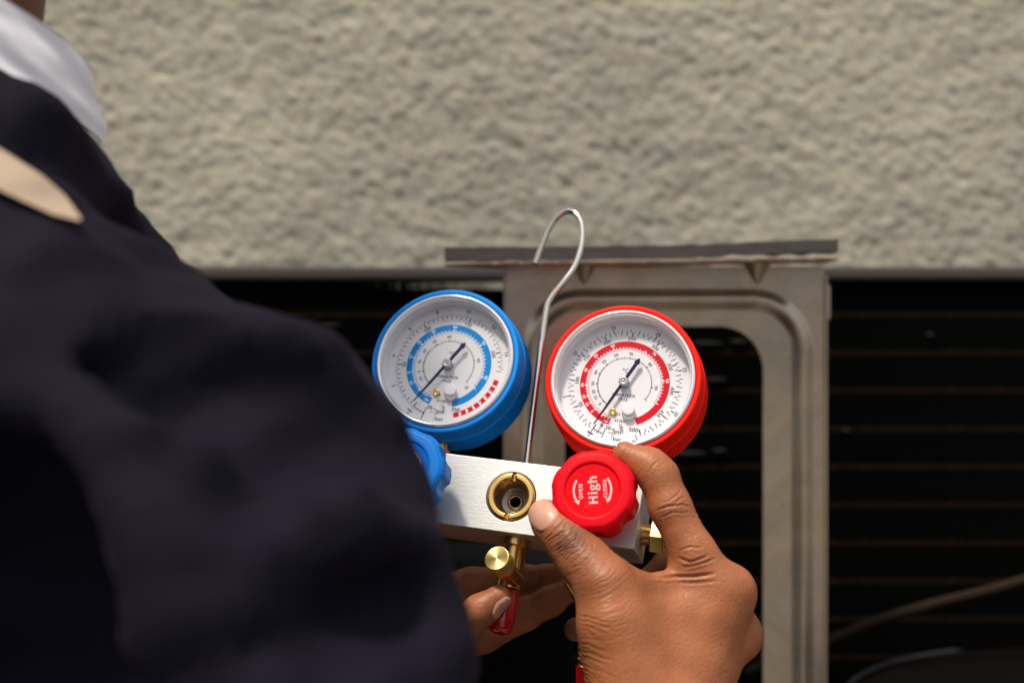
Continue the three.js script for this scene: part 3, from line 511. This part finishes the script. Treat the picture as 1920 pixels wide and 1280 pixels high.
// ---- right hand
const RH = (() => {
  const p = at;
  const th = { cmc: p(1185, 1330, 0.662), mcp: p(1144, 1112, 0.672), ip: p(1066, 1016, 0.691), tip: p(1019, 964, 0.700) };
  const thumb = [...limb([p(1180, 1300, 0.664), p(1148, 1165, 0.669), p(1136, 1098, 0.674), p(1094, 1050, 0.684), p(1063, 1013, 0.691), p(1035, 981, 0.697), p(1019, 963, 0.7005)], [17, 15.2, 14.0, 11.6, 10.1, 9.0, 7.2].map((r) => r * mm))];
  const index = limb([p(1350, 1122, 0.690), p(1300, 1040, 0.690), p(1256, 948, 0.694), p(1236, 894, 0.698), p(1217, 874, 0.700), p(1172, 850, 0.703)], [12.4, 11.2, 9.7, 9.3, 8.3, 6.2].map((r) => r * mm));
  const middle = limb([p(1384, 1195, 0.700), p(1330, 1080, 0.735), p(1262, 1060, 0.768), p(1200, 1110, 0.775), p(1165, 1140, 0.772)], [11.5, 10.5, 9.6, 8.6, 7.0].map((r) => r * mm));
  const ring = limb([p(1345, 1255, 0.710), p(1310, 1170, 0.748), p(1215, 1165, 0.775), p(1130, 1180, 0.772), p(1080, 1180, 0.768)], [11.0, 9.8, 9.0, 8.0, 6.6].map((r) => r * mm));
  const pinky = limb([p(1318, 1310, 0.716), p(1290, 1250, 0.744), p(1215, 1240, 0.765), p(1160, 1240, 0.765)], [10, 8.6, 7.6, 6.2].map((r) => r * mm));
  const palm = [
    [p(1215, 1430, 0.660), p(1355, 1122, 0.692), 0.0145, 0.0122], [p(1240, 1440, 0.662), p(1370, 1190, 0.702), 0.0150, 0.0118],
    [p(1262, 1440, 0.668), p(1335, 1250, 0.712), 0.0145, 0.0115], [p(1280, 1440, 0.674), p(1318, 1300, 0.718), 0.0140, 0.0110],
    [p(1165, 1190, 0.675), p(1330, 1150, 0.690), 0.0120, 0.0130], [p(1190, 1130, 0.681), p(1300, 1130, 0.692), 0.0085, 0.0105], [p(1170, 1240, 0.672), p(1290, 1250, 0.684), 0.0140, 0.0150], [p(1180, 1330, 0.668), p(1290, 1340, 0.680), 0.0150, 0.0150],
  ];
  const wrist = [[p(1215, 1400, 0.658), WR, 0.026, 0.026], [WR, WR.clone().lerp(ER, 0.5), 0.026, 0.033], [p(1245, 1410, 0.664), WR.clone().add(V(0.008, 0, 0)), 0.024, 0.024]];
  const knuckles = [[p(1379, 1098, 0.686), p(1381, 1104, 0.688), 0.0086, 0.0086], [p(1392, 1183, 0.700), p(1393, 1188, 0.702), 0.0076, 0.0076]];
  const fT = chain(thumb, 0.006), fI = chain(index, 0.005), fM = chain(middle, 0.005), fR = chain(ring, 0.005), fP = chain(pinky, 0.005), fW = chain([...palm, ...wrist], 0.014), fK = chain(knuckles, 0.003);
  // folded skin of the web between thumb and forefinger
  const web = limb([p(1190, 1092, 0.677), p(1240, 1094, 0.683), p(1285, 1092, 0.688), p(1322, 1082, 0.690)], [5.5, 4.6, 5.2, 7].map((r) => r * mm));
  const fWeb = chain(web, 0.004);
  const f = (x, y, z) => {
    let d = fW(x, y, z); d = smin(d, fT(x, y, z), 0.014); d = smin(d, fWeb(x, y, z), 0.005); d = smin(d, fK(x, y, z), 0.010);
    let g = smin(d, fI(x, y, z), 0.009); g = smin(g, fM(x, y, z), 0.004); g = smin(g, fR(x, y, z), 0.004); g = smin(g, fP(x, y, z), 0.004);
    return g;
  };
  return { f, th, thumb, index };
})();
// a crease field: ridges that repeat along an axis and run across it, inside an elongated patch
function crease(c, axis, side, la, ls, freq, amp, dors) {
  const a = axis.clone().normalize(), s = side.clone().addScaledVector(a, -side.dot(a)).normalize();
  return { c, a, s, la, ls, freq, amp, dors };
}
function creaseAt(list, x, y, z, nx, ny, nz) {
  let d = 0, pig = 0;
  for (const q of list) {
    const px = x - q.c.x, py = y - q.c.y, pz = z - q.c.z, t = px * q.a.x + py * q.a.y + pz * q.a.z, s = px * q.s.x + py * q.s.y + pz * q.s.z;
    const m = Math.exp(-(t * t) / (q.la * q.la) - (s * s) / (q.ls * q.ls)); if (m < 0.02) continue;
    const face = q.dors ? clamp(nx * q.dors.x + ny * q.dors.y + nz * q.dors.z + 0.25, 0, 1) : 1;
    const w = t + 0.0011 * n3(x * 180, y * 180, z * 180) + 0.002 * n3(x * 70, y * 70, z * 70);
    const r = 1 - Math.abs(n3(w * q.freq, s * q.freq * 0.16 + q.freq, q.freq)); const r2 = 1 - Math.abs(n3(w * q.freq * 1.9 + 7, s * q.freq * 0.5, 3 + q.freq));
    const k = m * face * (Math.pow(r, 6) + 0.45 * Math.pow(r2, 7));
    d -= k * q.amp; pig = Math.max(pig, q.pig ? m * face * (0.62 + 0.38 * Math.pow(r, 4)) * q.pig : 0);
  }
  return [d, pig];
}
const toCam = V(-0.05, 0.25, 1).normalize();
const thA = RH.th.tip.clone().sub(RH.th.ip).normalize(), thS = new THREE.Vector3().crossVectors(thA, V(0, 0, 1)).normalize(), thD = new THREE.Vector3().crossVectors(thS, thA).normalize(); if (thD.z < 0) thD.negate();
const creasesR = [
  Object.assign(crease(at(1067, 1019, 0.68), thA, thS, 0.0085, 0.011, 420, 0.00035, toCam), { pig: 0.98 }),
  Object.assign(crease(at(1092, 1058, 0.672), thA, thS, 0.014, 0.016, 520, 0.00018, toCam), { pig: 0.40 }),
  Object.assign(crease(at(1278, 950, 0.685), V(0.45, 0.9, 0), V(1, -0.4, 0), 0.006, 0.011, 600, 0.00020, toCam), { pig: 0.22 }),
  crease(at(1320, 1020, 0.68), V(-0.5, 0.8, 0), V(0.8, 0.5, 0), 0.018, 0.009, 700, 0.00018, toCam),
  crease(at(1240, 882, 0.690), V(0.8, 0.3, 0), V(-0.3, 0.8, 0), 0.006, 0.007, 600, 0.00018, toCam),
];
// single skin folds: polylines on the skin that faces the viewer's side of the hand
const folds = [];
const fold = (pts, w, amp, d = 0.675) => folds.push({ p: pts.map(([a, b]) => [(a - 960) / FPX * d, H + (640 - b) / FPX * d]), w: w * mm, amp: amp * mm });
fold([[1208, 1078], [1250, 1085], [1300, 1083], [1348, 1076]], 1.1, 0.9); fold([[1280, 1067], [1308, 1060], [1348, 1049]], 0.9, 0.55); fold([[1272, 1048], [1295, 1056], [1335, 1043]], 1.0, 0.7); fold([[1274, 1036], [1296, 1027], [1322, 1030]], 0.8, 0.4); fold([[1270, 1095], [1310, 1094], [1352, 1090]], 1.0, 0.3);
fold([[1232, 963], [1255, 953], [1284, 950], [1302, 957]], 0.8, 0.55); fold([[1240, 977], [1264, 964], [1296, 966]], 0.7, 0.4); fold([[1258, 942], [1278, 930], [1286, 918]], 0.7, 0.35); fold([[1262, 955], [1282, 938], [1292, 936]], 0.6, 0.3); fold([[1222, 893], [1228, 880], [1240, 868]], 0.7, 0.25);
{
  const s0 = seed; seed = 4242; const ipx = [1066, 1018], ax = [0.70, 0.714], sd = [0.714, -0.70];   // down the thumb, across the thumb (pixels)
  for (let k = -5; k <= 26; k++) {
    const near = Math.abs(k) < 5.5, c = k * (near ? 6.2 : 6.6) + (rnd() - 0.5) * 3, bendy = (rnd() - 0.3) * 9 + (k > 4 ? 6 : 0), w = near ? 34 : 30 + rnd() * 26, off = (rnd() - 0.5) * (near ? 8 : 40), pts = [];
    const turn = clamp((k - 6) * 0.035, 0, 0.6), cx = ipx[0] + ax[0] * c * (1 - turn * 0.45), cy = ipx[1] + ax[1] * c * (1 + turn * 0.4), dx = sd[0] * Math.cos(turn) - sd[1] * Math.sin(turn), dy = sd[0] * Math.sin(turn) + sd[1] * Math.cos(turn);
    for (let i = 0; i <= 6; i++) { const q = (i / 6 * 2 - 1), l = q * w + off; pts.push([cx + dx * l + ax[0] * bendy * (1 - q * q) + (rnd() - 0.5) * 5, cy + dy * l + ax[1] * bendy * (1 - q * q) + (rnd() - 0.5) * 5]); }
    fold(pts, near ? 0.62 : 0.6, (near ? 0.36 : 0.14) * (0.6 + 0.8 * rnd()));
  }
  for (let k = 0; k < 18; k++) { const y = 1142 + k * 8.4 + (rnd() - 0.5) * 4, l = 26 + rnd() * 44; fold([[1084, y + 4], [1098, y], [1084 + l * 0.6, y + 3 + rnd() * 4], [1084 + l, y + 6 + rnd() * 8]], 0.75, 0.13 + 0.18 * rnd()); }
  for (let k = 0; k < 26; k++) { const x = 1285 + rnd() * 55, y = 965 + rnd() * 85, l = 8 + rnd() * 12; fold([[x - l * 0.8, y - l * 0.25], [x, y], [x + l * 0.8, y + l * 0.5]], 0.45, 0.10 + 0.08 * rnd()); }
  seed = s0;
}
function foldAt(x, y, z, nz) {
  if (nz < -0.2 || z < -0.725) return 0; let d = 0;
  for (const f of folds) {
    let best = 1e9, end = 1; const P = f.p, lim = f.w * 3;
    for (let i = 0; i + 1 < P.length; i++) { const ax = P[i][0], ay = P[i][1], bx = P[i + 1][0] - ax, by = P[i + 1][1] - ay, t = clamp(((x - ax) * bx + (y - ay) * by) / (bx * bx + by * by), 0, 1), q = Math.hypot(x - ax - bx * t, y - ay - by * t); if (q < best) { best = q; const g = (i + t) / (P.length - 1); end = Math.min(1, 5 * Math.min(g, 1 - g)); } }
    if (best < lim) { const u = best / f.w; d += f.amp * end * (-Math.exp(-u * u * 2.2) + 0.38 * Math.exp(-3 * (u - 1.35) * (u - 1.35))); }
  }
  return d;
}
const nailHere = (p) => { const d = p.clone().sub(RH.th.tip); return [d.dot(thA) / mm, d.dot(thS) / mm, d.dot(thD)]; };
const skinBase = [0.365, 0.122, 0.047], skinDark = [0.075, 0.028, 0.023], skinRose = [0.42, 0.158, 0.076];
const mixc = (a, b, t) => [a[0] + (b[0] - a[0]) * t, a[1] + (b[1] - a[1]) * t, a[2] + (b[2] - a[2]) * t];
function skinColor(list) {
  return (x, y, z, nx, ny, nz) => {
    const [, pig] = creaseAt(list, x, y, z, nx, ny, nz);
    const mot = 0.5 + 0.5 * (0.6 * n3(x * 55, y * 55, z * 55) + 0.4 * n3(x * 160, y * 160, z * 160)), fine = 1 + 0.06 * n3(x * 500, y * 500, z * 500);
    let c = mixc(skinBase, skinRose, mot * 0.45); c = mixc(c, [0.22, 0.070, 0.027], 0.55 * clamp(n3(x * 30 + 4, y * 30, z * 30), 0, 1));
    c = mixc(c, skinDark, clamp(pig, 0, 0.85));
    return [c[0] * fine, c[1] * fine, c[2] * fine];
  };
}
function skinDisp(list) {
  return (x, y, z, nx, ny, nz) => {
    const [d] = creaseAt(list, x, y, z, nx, ny, nz);
    const p1 = 1 - Math.abs(n3(x * 420, y * 420, z * 420)), p2 = 1 - Math.abs(n3(x * 700 + 3, y * 700, z * 700));
    return d + (list === creasesR ? foldAt(x, y, z, nz) : 0) - 0.00015 * Math.pow(p1, 3) - 0.00010 * Math.pow(p2, 3) + 0.0002 * n3(x * 60, y * 60, z * 60);
  };
}
// ---- left hand, seen from its palm side under the block
const LH = (() => {
  const p = at;
  const thumb = limb([p(790, 1225, 0.738), p(864, 1178, 0.722), p(900, 1145, 0.716), p(934, 1120, 0.7155)], [13.5, 9.6, 7.8, 6.4].map((r) => r * mm));
  const fA = limb([p(800, 1215, 0.770), p(905, 1188, 0.763), p(985, 1150, 0.765), p(1030, 1128, 0.764), p(1058, 1112, 0.762)], [11.5, 10.0, 8.8, 7.9, 6.6].map((r) => r * mm));
  const fB = limb([p(800, 1120, 0.782), p(885, 1098, 0.778), p(980, 1090, 0.778), p(1050, 1078, 0.774)], [11, 9.8, 8.6, 7.0].map((r) => r * mm));
  const fC = limb([p(800, 1220, 0.790), p(850, 1190, 0.806), p(860, 1150, 0.806)], [10, 9, 8].map((r) => r * mm));
  const palm = [[p(770, 1150, 0.772), p(815, 1160, 0.772), 0.020, 0.017], [p(770, 1190, 0.768), p(815, 1215, 0.765), 0.020, 0.017]];
  const wrist = [[p(775, 1180, 0.768), WL.clone().lerp(EL, 0.2), 0.024, 0.025], [WL, WL.clone().lerp(EL, 0.6), 0.025, 0.034]];
  const a = chain([...palm, ...wrist], 0.012), t = chain(thumb, 0.005), b = chain(fA, 0.004), c = chain(fB, 0.004), e = chain(fC, 0.004);
  const f = (x, y, z) => { let d = smin(a(x, y, z), t(x, y, z), 0.008); d = smin(d, b(x, y, z), 0.003); d = smin(d, c(x, y, z), 0.003); return smin(d, e(x, y, z), 0.003); };
  return { f, thumb };
})();
const creasesL = [
  crease(at(997, 1145, 0.757), V(0.9, 0.4, 0), V(-0.4, 0.9, 0), 0.002, 0.012, 300, 0.0007, null), crease(at(1006, 1072, 0.77), V(1, 0.1, 0), V(0, 1, 0), 0.002, 0.012, 300, 0.0007, null),
  crease(at(900, 1150, 0.725), V(0.8, 0.55, 0), V(-0.55, 0.8, 0), 0.012, 0.010, 420, 0.00018, null), crease(at(915, 1200, 0.755), V(0.9, 0.4, 0), V(-0.4, 0.9, 0), 0.003, 0.012, 300, 0.0004, null),
];
// ---- head and neck, upper body and arms under the clothes
const headC = bodyP(0.0, 0.235, 0.045);
const HB = (() => {
  const skull = (x, y, z) => { // an ellipsoid with a face, looking along fwd and down to the gauges
    const px = x - headC.x, py = y - headC.y, pz = z - headC.z, f0 = px * fwd.x + pz * fwd.z, r = px * rgt.x + pz * rgt.z;
    const c = Math.cos(0.22), s = Math.sin(0.22), f = f0 * c - py * s, u = py * c + f0 * s;
    let d = (Math.hypot(r / 0.076, (u - 0.025) / 0.098, f / 0.096) - 1) * 0.076;
    d = smin(d, (Math.hypot(r / 0.058, (u + 0.045) / 0.075, (f - 0.028) / 0.068) - 1) * 0.058, 0.03);        // jaw
    d = smin(d, Math.hypot(r * 1.0, u + 0.105, f - 0.075) - 0.018, 0.025);                                     // chin
    const nt = clamp((0.012 - u) / 0.045, 0, 1); d = smin(d, Math.hypot(r, (u - 0.012 + nt * 0.045), f - (0.094 + nt * 0.020)) - (0.008 + nt * 0.006), 0.012);   // nose
    d = smin(d, Math.hypot(Math.abs(r) - 0.012, u + 0.034, f - 0.104) - 0.0075, 0.006);                          // nostrils
    d = smin(d, Math.hypot(r * 0.45, u + 0.060, f - 0.096) - 0.0085, 0.006); d = smin(d, Math.hypot(r * 0.5, u + 0.073, f - 0.094) - 0.0088, 0.005); // lips
    d = Math.max(d, -(Math.hypot((Math.abs(r) - 0.031) * 0.7, u - 0.006, f - 0.106) - 0.015));                    // eye sockets
    d = smin(d, Math.hypot(Math.abs(r) - 0.031, u - 0.004, f - 0.079) - 0.0125, 0.003);                          // eyes and lids
    d = smin(d, Math.hypot((Math.abs(r) - 0.030) * 0.4, u - 0.028, f - 0.090) - 0.008, 0.012);                    // brows
    const er = Math.abs(r) - 0.080; let e = (Math.hypot(er / 0.010, (u + 0.005) / 0.032, (f + 0.008) / 0.019) - 1) * 0.010; e = Math.max(e, -(Math.hypot((er - 0.010) / 0.008, (u + 0.003) / 0.018, (f - 0.0) / 0.010) - 1) * 0.008); d = smin(d, e, 0.006);  // ears
    return d;
  };
  const neck = chain([[bodyP(0, -0.06, -0.01), bodyP(0, 0.13, 0.02), 0.064, 0.057], [bodyP(-0.10, -0.07, 0), bodyP(0.06, -0.07, 0), 0.05, 0.05]], 0.03);
  const inner = chain([[bodyP(-0.10, -0.14, 0), bodyP(0.03, -0.14, 0), 0.055, 0.055], [bodyP(-0.03, -0.12, 0.02), bodyP(-0.03, -0.50, 0), 0.06, 0.07], [SL, EL, 0.036, 0.033], [EL, WL, 0.033, 0.025], [bodyP(0.0, -0.13, 0.03), at(330, 960, 0.545), 0.028, 0.026], [at(330, 960, 0.545), at(500, 1290, 0.505), 0.026, 0.026], [at(500, 1290, 0.505), ER, 0.028, 0.03], [ER, WR, 0.032, 0.026]], 0.02);
  return (x, y, z) => smin(smin(skull(x, y, z), neck(x, y, z), 0.025), inner(x, y, z), 0.03);
})();
console.log('hands');
const skinMat = std(lin(1, 1, 1), 0.46, { vertexColors: true, specularIntensity: 0.7 });
{
  const box = (a, b) => [V(Math.min(a.x, b.x), Math.min(a.y, b.y), Math.min(a.z, b.z)), V(Math.max(a.x, b.x), Math.max(a.y, b.y), Math.max(a.z, b.z))];
  const rh = netSurface(RH.f, V(-0.002, H - 0.235, -0.800), V(0.145, H - 0.04, -0.615), 0.00064, { disp: skinDisp(creasesR), color: skinColor(creasesR) });
  const lh = netSurface(LH.f, V(-0.12, H - 0.215, -0.83), V(0.045, H - 0.10, -0.70), 0.00110, { disp: skinDisp(creasesL), color: skinColor(creasesL) });
  const hb = netSurface(HB, V(-0.62, H - 0.75, -1.05), V(0.14, H + 0.48, -0.28), 0.0065, { color: (x, y, z) => { const m = 1 + 0.15 * n3(x * 40, y * 40, z * 40); return [0.140 * m, 0.040 * m, 0.017 * m]; } });
  const body = mesh('body', mergeGeometries([rh, lh, hb]), skinMat, person);
  // thumbnail of the right hand: a curved plate laid on the thumb's back
  const nailMat = std(lin(0.60, 0.315, 0.225), 0.32, { specularIntensity: 0.6 });
  const nail = (f, tip, A, S, D, off, L, W, mat, name) => {
    const P = [], I = [], n = 28; const c = tip.clone().addScaledVector(A, off);
    const ray = (q) => { const p = q.clone().addScaledVector(D, 0.02); for (let i = 0; i < 60; i++) { const d = f(p.x, p.y, p.z); if (d < 1e-5) break; p.addScaledVector(D, -Math.max(d * 0.7, 1e-5)); } return p; };
    for (let j = 0; j <= n; j++) for (let i = 0; i <= n; i++) {
      const a = i / n * 2 - 1, b = j / n * 2 - 1;                                            // square to rounded plate
      const sx = a * Math.sqrt(1 - 0.42 * b * b), sy = b * Math.sqrt(1 - 0.40 * a * a), edge = Math.max(Math.abs(a), Math.abs(b));
      const p = ray(c.clone().addScaledVector(S, sx * W / 2).addScaledVector(A, sy * L / 2));
      const free = b > 0.8 ? 0.0003 : 0; p.addScaledVector(D, 0.00050 * (1 - Math.pow(edge, 14)) - 0.0001 * Math.pow(edge, 14) + free); P.push(p.x, p.y, p.z);
    }
    for (let j = 0; j < n; j++) for (let i = 0; i < n; i++) { const q = j * (n + 1) + i; I.push(q, q + 1, q + n + 1, q + 1, q + n + 2, q + n + 1); }
    const g = new THREE.BufferGeometry(); g.setAttribute('position', new THREE.Float32BufferAttribute(P, 3)); g.setIndex(I); g.computeVertexNormals();
    mat.side = THREE.DoubleSide; mesh(name, g, mat, body);
  };
  nail(RH.f, RH.th.tip, thA, thS, thD, -0.0026, 0.0175, 0.0148, nailMat, 'thumbnail');
  const lt = LH.thumb[2], la = lt[1].clone().sub(lt[0]).normalize(), ld = V(0.75, -0.35, 0.45).addScaledVector(la, -V(0.75, -0.35, 0.45).dot(la)).normalize(), ls = new THREE.Vector3().crossVectors(ld, la).normalize();
  nail(LH.f, lt[1], la, ls, ld, -0.001, 0.0125, 0.0105, nailMat, 'thumbnail');
  // short dark hair
  const hairF = (x, y, z) => { const px = x - headC.x, py = y - headC.y, pz = z - headC.z, f0 = px * fwd.x + pz * fwd.z, r = px * rgt.x + pz * rgt.z, c = Math.cos(0.22), s = Math.sin(0.22), f = f0 * c - py * s, u = py * c + f0 * s; const d = (Math.hypot(r / 0.082, (u - 0.030) / 0.103, (f + 0.004) / 0.103) - 1) * 0.082; return Math.max(d, -(u - 0.075 + f * -0.05 - 0.0 + (f < 0.02 ? 0.12 : 0) * sstep(0.06, -0.02, f))) ; };
  mesh('hair', netSurface(hairF, headC.clone().addScalar(-0.14), headC.clone().addScalar(0.16), 0.004, { disp: (x, y, z) => 0.002 * n3(x * 260, y * 260, z * 260) }), std(lin(0.010, 0.008, 0.007), 0.8), person);
}
console.log('jacket');
{ // jacket: torso, sleeves, folds pressed into the cloth
  const torso = chain([[bodyP(-0.12, -0.115, 0.0), bodyP(0.075, -0.115, 0.0), 0.085, 0.085], [bodyP(-0.10, -0.16, 0.03), bodyP(0.06, -0.16, 0.03), 0.105, 0.105], [bodyP(-0.08, -0.18, 0.03), bodyP(-0.08, -0.50, 0.01), 0.115, 0.125], [bodyP(0.03, -0.18, 0.03), bodyP(0.03, -0.50, 0.01), 0.115, 0.125], [bodyP(-0.05, -0.06, 0.0), bodyP(0.03, -0.06, 0.0), 0.062, 0.062], [bodyP(-0.03, -0.075, 0.06), bodyP(0.01, -0.085, 0.06), 0.042, 0.042]], 0.04);
  const lapel = chain(limb([at(-160, 240, 0.55), at(0, 298, 0.56), at(85, 330, 0.58), at(136, 372, 0.597), at(200, 498, 0.63), at(330, 640, 0.62)], [0.032, 0.028, 0.024, 0.020, 0.025, 0.03]), 0.012);
  const sleeveR = limb([bodyP(0.06, -0.09, 0.0), at(40, 800, 0.53), at(424, 972, 0.505), at(485, 1290, 0.487), ER], [0.066, 0.070, 0.0680, 0.063, 0.056]);
  const cuffR = WR.clone().lerp(ER, 0.16), foreR = limb([ER, ER.clone().lerp(WR, 0.5), cuffR], [0.054, 0.050, 0.041]);
  const sleeveL = limb([bodyP(-0.13, -0.085, 0.0), SL, EL, EL.clone().lerp(WL, 0.55), WL.clone().lerp(EL, 0.06)], [0.075, 0.068, 0.054, 0.048, 0.040]);
  const fS = chain([...sleeveR], 0.03), fF = chain([...foreR], 0.03), fL = chain(sleeveL, 0.03);
  // hollows between the folds of the sleeve
  const grooves = [
    limb([at(185, 705, 0.470), at(330, 680, 0.470), at(560, 730, 0.468), at(790, 835, 0.484)], [0.007, 0.021, 0.028, 0.019]),
    limb([at(330, 850, 0.440), at(440, 880, 0.437), at(540, 930, 0.437), at(600, 1000, 0.440)], [0.003, 0.010, 0.012, 0.003]),
    limb([at(470, 1220, 0.424), at(620, 1140, 0.434), at(760, 1110, 0.46)], [0.003, 0.015, 0.008]),
    limb([at(-80, 940, 0.47), at(20, 1000, 0.465), at(80, 1120, 0.46), at(130, 1400, 0.45)], [0.030, 0.034, 0.038, 0.040]),
  ].map((l) => chain(l, 0.01));
  const smax = (a, b, k) => -smin(-a, -b, k);
  const cutR = WR.clone().lerp(ER, 0.115), dirR = WR.clone().sub(ER).normalize(), cutL = WL.clone().lerp(EL, 0.02), dirL = WL.clone().sub(EL).normalize();
  const f = (x, y, z) => {
    let d = smin(torso(x, y, z), fS(x, y, z), 0.03); d = smin(d, fL(x, y, z), 0.03); d = smin(d, lapel(x, y, z), 0.012);
    for (const g of grooves) d = smax(d, -g(x, y, z), 0.016);
    const pr = (x - cutR.x) * dirR.x + (y - cutR.y) * dirR.y + (z - cutR.z) * dirR.z; d = smin(d, Math.max(fF(x, y, z), pr), 0.02);
    const pl = (x - cutL.x) * dirL.x + (y - cutL.y) * dirL.y + (z - cutL.z) * dirL.z; if (pl > 0 && z < -0.72 && x > -0.16) d = Math.max(d, pl);
    return d;
  };
  const disp = (x, y, z) => 0.0052 * n3(x * 12 + y * 5, y * 22 - x * 9, z * 12) + 0.0016 * n3(x * 30, y * 46, z * 30);
  const weave = noiseTex(256, (u, v) => 0.5 + 0.25 * Math.sin((u + v) * 2 * Math.PI * 32) + 0.2 * per(u, v, 6, 6));
  const g = netSurface(f, V(-0.68, H - 0.78, -1.05), V(0.12, H + 0.12, -0.25), 0.006, { disp });
  const p = g.attributes.position, U = []; for (let i = 0; i < p.count; i++) U.push((p.getX(i) + 0.5 * p.getZ(i)) * 20, (p.getY(i) + 0.4 * p.getZ(i)) * 20); g.setAttribute('uv', new THREE.Float32BufferAttribute(U, 2));
  const navy = std(lin(0.0066, 0.0052, 0.0125), 0.8, { bumpMap: weave, bumpScale: 0.0002, specularIntensity: 0.18, sheen: 0.2, sheenColor: lin(0.14, 0.10, 0.20), sheenRoughness: 0.5 });
  const jacket = mesh('jacket', g, navy, person, null, 'navy blue work jacket');
  // beige band over the shoulder seam, laid on the cloth
  {
    const A = [[-120, 235], [0, 318], [60, 352], [110, 384], [150, 411]], wdt = [30, 34, 30, 21, 3], Pp = [], I = [], N = 40, K = 10;
    const cv = new THREE.CatmullRomCurve3(A.map(([a, b]) => V(a, b, 0)));
    for (let i = 0; i <= N; i++) { const q = cv.getPoint(i / N), t = cv.getTangent(i / N), w = wdt[Math.min(3, Math.floor(i / N * 4))] + (wdt[Math.min(4, Math.floor(i / N * 4) + 1)] - wdt[Math.min(3, Math.floor(i / N * 4))]) * (i / N * 4 - Math.min(3, Math.floor(i / N * 4)));
      for (let k = 0; k <= K; k++) { const s = (k / K * 2 - 1) * w, px = q.x - t.y * s, py = q.y + t.x * s; const o = V(0, H, 0), dr = at(px, py, 1).sub(o).normalize(); let T = 0.3; for (let it = 0; it < 80; it++) { const pt = o.clone().addScaledVector(dr, T), d = f(pt.x, pt.y, pt.z) - 0.004 - disp(pt.x, pt.y, pt.z); if (d < 1e-4) break; T += d * 0.6; } const pt = o.clone().addScaledVector(dr, Math.min(T, 0.75)); Pp.push(pt.x, pt.y, pt.z); } }
    for (let i = 0; i < N; i++) for (let k = 0; k < K; k++) { const q = i * (K + 1) + k; I.push(q, q + 1, q + K + 1, q + 1, q + K + 2, q + K + 1); }
    const bg = new THREE.BufferGeometry(); bg.setAttribute('position', new THREE.Float32BufferAttribute(Pp, 3)); bg.setIndex(I); bg.computeVertexNormals();
    mesh('shoulder_band', bg, std(lin(0.36, 0.27, 0.19), 0.8, { side: THREE.DoubleSide }), jacket, null, 'beige band on the shoulder');
  }
  // white shirt collar standing round the neck, lower in front
  {
    const P = [], I = [], U = [], N = 96, K = 16, c0 = bodyP(0, 0.0, 0.0);
    for (const side of [0, 1]) for (let i = 0; i <= N; i++) for (let k = 0; k <= K; k++) {
      const a = (i / N * 1.62 + 0.19) * Math.PI, s = k / K;          // open in front
      const F = Math.cos(a), R = Math.sin(a), rr = 1 + 0.02 * n2(a * 2, s * 2);
      const fold = side ? 0.0016 : 0, rad = (0.066 + 0.007 * s) * rr + fold, radF = (0.080 + 0.007 * s) * rr + fold;
      const yy = 0.058 - 0.032 * s - 0.40 * (F * radF);
      const q = c0.clone().addScaledVector(fwd, F * radF + 0.012).addScaledVector(rgt, R * rad).addScaledVector(up, yy); P.push(q.x, q.y, q.z); U.push(i / N * 6, s);
    }
    const S = (N + 1) * (K + 1); for (const o of [0, S]) for (let i = 0; i < N; i++) for (let k = 0; k < K; k++) { const q = o + i * (K + 1) + k; I.push(q, q + 1, q + K + 1, q + 1, q + K + 2, q + K + 1); }
    for (let i = 0; i < N; i++) { const q = i * (K + 1); I.push(q, q + K + 1, q + S, q + K + 1, q + K + 1 + S, q + S); }
    const cg = new THREE.BufferGeometry(); cg.setAttribute('position', new THREE.Float32BufferAttribute(P, 3)); cg.setAttribute('uv', new THREE.Float32BufferAttribute(U, 2)); cg.setIndex(I); cg.computeVertexNormals();
    mesh('shirt_collar', cg, std(lin(0.76, 0.74, 0.79), 0.75, { side: THREE.DoubleSide }), person, null, 'white shirt collar');
  }
  // trousers and shoes down to the ground
  const hip = bodyP(-0.03, -0.52, 0), gy = 0;
  const leg = (s, fo) => { const top = hip.clone().addScaledVector(rgt, s * 0.085), kn = V(top.x, 0.50, top.z).addScaledVector(fwd, 0.03 + fo * 0.5), an = V(top.x, 0.09, top.z).addScaledVector(fwd, fo); return [...limb([top, kn, an], [0.098, 0.072, 0.058])]; };
  const lr = leg(1, 0.05), ll = leg(-1, -0.04);
  const fT = chain([...lr, ...ll, [hip.clone().add(V(0, 0.06, 0)), hip.clone(), 0.13, 0.12]], 0.03);
  mesh('trousers', netSurface((x, y, z) => Math.max(fT(x, y, z), 0.05 - y), V(hip.x - 0.32, 0.03, hip.z - 0.32), V(hip.x + 0.32, hip.y + 0.22, hip.z + 0.32), 0.011, { disp: (x, y, z) => 0.004 * n3(x * 18, y * 14, z * 18) }), std(lin(0.02, 0.02, 0.026), 0.85), person);
  for (const l of [lr, ll]) {
    const a = l[1][1], heel = V(a.x, 0.045, a.z).addScaledVector(fwd, -0.03), toe = V(a.x, 0.038, a.z).addScaledVector(fwd, 0.16);
    const s = chain([[heel, toe, 0.044, 0.038], [V(a.x, 0.06, a.z), V(a.x, 0.10, a.z), 0.046, 0.042]], 0.03);
    mesh('shoe', netSurface((x, y, z) => Math.max(s(x, y, z), 0.001 - y), V(a.x - 0.26, -0.01, a.z - 0.26), V(a.x + 0.26, 0.16, a.z + 0.26), 0.006), std(lin(0.02, 0.018, 0.016), 0.5), person);
  }
}
renderer.render(scene, camera);
